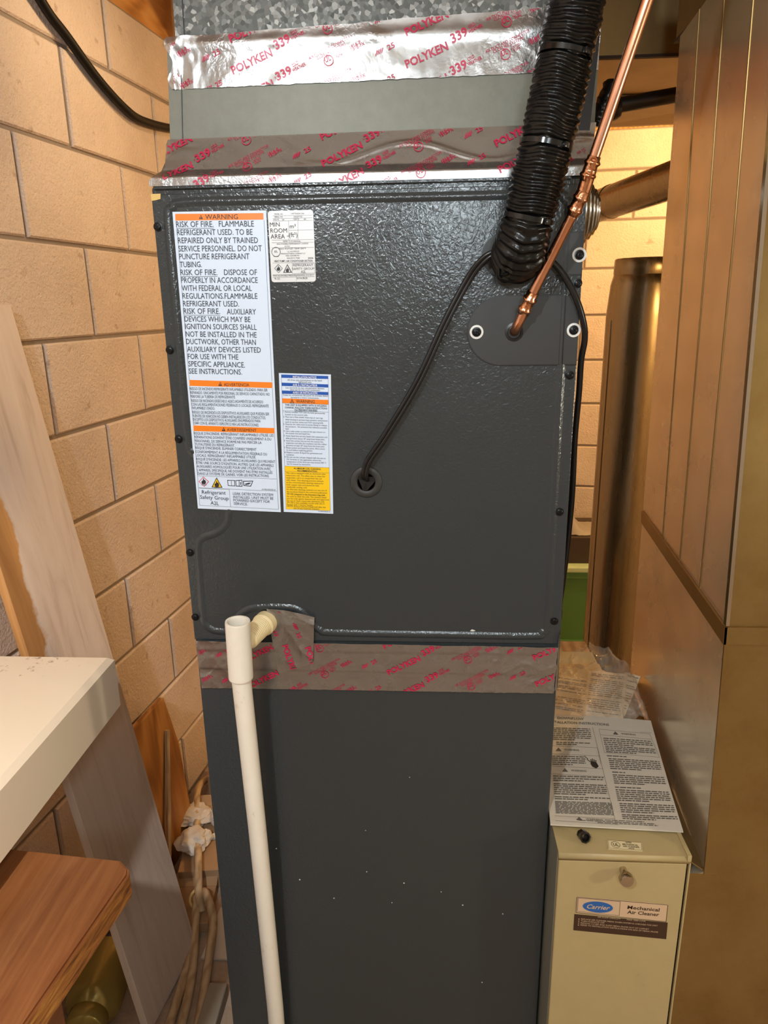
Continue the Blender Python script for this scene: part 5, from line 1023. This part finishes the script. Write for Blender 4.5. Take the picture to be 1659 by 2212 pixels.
bm = bmesh.new(); tube(bm, [(-.618, .60, .006), (-.638, .745, .378)], .0075, 6); o = obj('lath_stick', bm, 'tan_wood', None, 30); recentre(o); tag(o, 'thin pale stick propped against the orange brown scrap panel', 'stick')
def cable(label, pts, r=.0105, m='tan_wood'):
    Q = spline(pts, 10); bm = bmesh.new(); tube(bm, Q, r, 10); o = obj('floor_cable', bm, m, None, 180); recentre(o); return tag(o, label, 'cable', 'tan cables tied together on the floor')
cable('tan cable running up from the knot toward the block wall', [(-.632, 1.03, .016), (-.625, .90, .075), (-.5899, .7722, .082), (-.5356, .6112, .082), (-.5000, .5000, .070), (-.487, .470, .040)])
cable('tan cable arching from the knot and curling back along the furnace', [(-.498, .520, .055), (-.4780, .4920, .070), (-.4480, .4400, .045), (-.4318, .3350, .022), (-.4190, .24, .012), (-.404, .14, .012)])
cable('tan cable leaving the knot nearest the plank', [(-.512, .512, .040), (-.493, .43, .018), (-.484, .345, .012), (-.4775, .235, .012), (-.4745, .14, .012)])
cable('tan cable lying between the other two past the knot', [(-.507, .502, .058), (-.487, .415, .030), (-.4650, .32, .014), (-.452, .22, .012), (-.449, .13, .012)])
bm = bmesh.new(); tube(bm, [( -.500+.024*math.cos(t), .500+.020*math.sin(t), .052+.012*math.sin(t)) for t in [k*PI/8 for k in range(17)]], .004, 8, False); o = obj('cable_string', bm, 'foam', None, 180); recentre(o); tag(o, 'loop of string tying the tan cables into a knot', 'string')
bm = bmesh.new(); box(bm, -.412, -.370, .12, .285, .0, .035, .004); bm.transform(Matrix.Identity(4)); o = obj('stone_strip', bm, 'grey_block', None, 40); recentre(o); tag(o, 'dull grey strip of stone on the floor beside the furnace', 'stone')
def crumple(name, label, cat, c, sx, sy, h, m, seed, group=None):
    bm = bmesh.new(); bmesh.ops.create_icosphere(bm, subdivisions=4, radius=1)
    for v in bm.verts:
        d = v.co.normalized(); k = 1+.30*noise.noise(d*1.6+Vector((seed, 0, 0)))-.30*abs(noise.noise(d*3.2+Vector((0, seed, 0))))
        v.co = Vector((d.x*sx*k, d.y*sy*k, max(d.z, -.6)*h*k+h*.6))
    o = obj(name, bm, m, None, 35); o.location = Vector(c)
    zmin = min(v.co.z for v in o.data.vertices); o.location.z = c[2]-zmin; return tag(o, label, cat, group)
crumple('plastic_scrap', 'crumpled white plastic scrap by the plank, the farther of two', 'scrap', (-.596, .775, .060), .052, .050, .022, 'white_scrap', 2)
crumple('plastic_scrap', 'crumpled white plastic scrap by the plank, the nearer of two', 'scrap', (-.566, .672, .062), .046, .048, .026, 'white_scrap', 5)
crumple('cloth_scrap', 'pale grey cloth scrap against the furnace side beyond the cables', 'scrap', (-.520, .790, .060), .032, .055, .022, 'white_scrap', 8)
def card(name, label, cat, pts, m, th=.004, group=None):
    bm = bmesh.new(); prism(bm, pts, (0, 0, -th)); o = obj(name, bm, m, None); recentre(o); return tag(o, label, cat, group)
def carton(label, c, w_, d_, h_, rz, m='cardboard'):
    bm = bmesh.new(); box(bm, -w_/2, w_/2, -d_/2, d_/2, 0, h_, .002); prism(bm, [(-w_/2, d_/2, h_), (w_/2, d_/2, h_), (w_/2, d_/2+.035, h_+.012), (-w_/2, d_/2+.035, h_+.012)], (0, 0, -.003))
    o = obj('flattened_carton', bm, m, None, 40); o.location = c; o.rotation_euler = (0, 0, rz); return tag(o, label, 'carton', 'flattened cartons by the furnace')
carton('brown carton under the white scraps, beside the furnace', (-.525, .715, 0), .15, .26, .058, .13)
carton('small brown carton in front of the white scraps, nearest the cable knot', (-.530, .50, 0), .12, .12, .030, .1)
carton('brown carton farthest back against the foot of the block wall', (-.530, .995, 0), .14, .14, .09, -.1)
card('white_strip', 'white strip of trim lying across the brown carton', 'trim piece', [(-.560, .700, .066), (-.435, .755, .066), (-.430, .738, .066), (-.555, .682, .066)], 'washer', .006)
crumple('paper_scrap', 'brown paper scrap on the far carton at the wall foot', 'scrap', (-.535, .990, .092), .05, .055, .030, 'cardboard', 12)
card('torn_board', 'pale torn board lying flat on the floor between the cables and furnace', 'board', [(-.46, .37, .006), (-.36, .37, .006), (-.35, .50, .006), (-.455, .52, .006)], 'white_scrap', .005)
for o in list(bpy.data.objects):
    if o.name.startswith('lettering_source'): bpy.data.objects.remove(o)
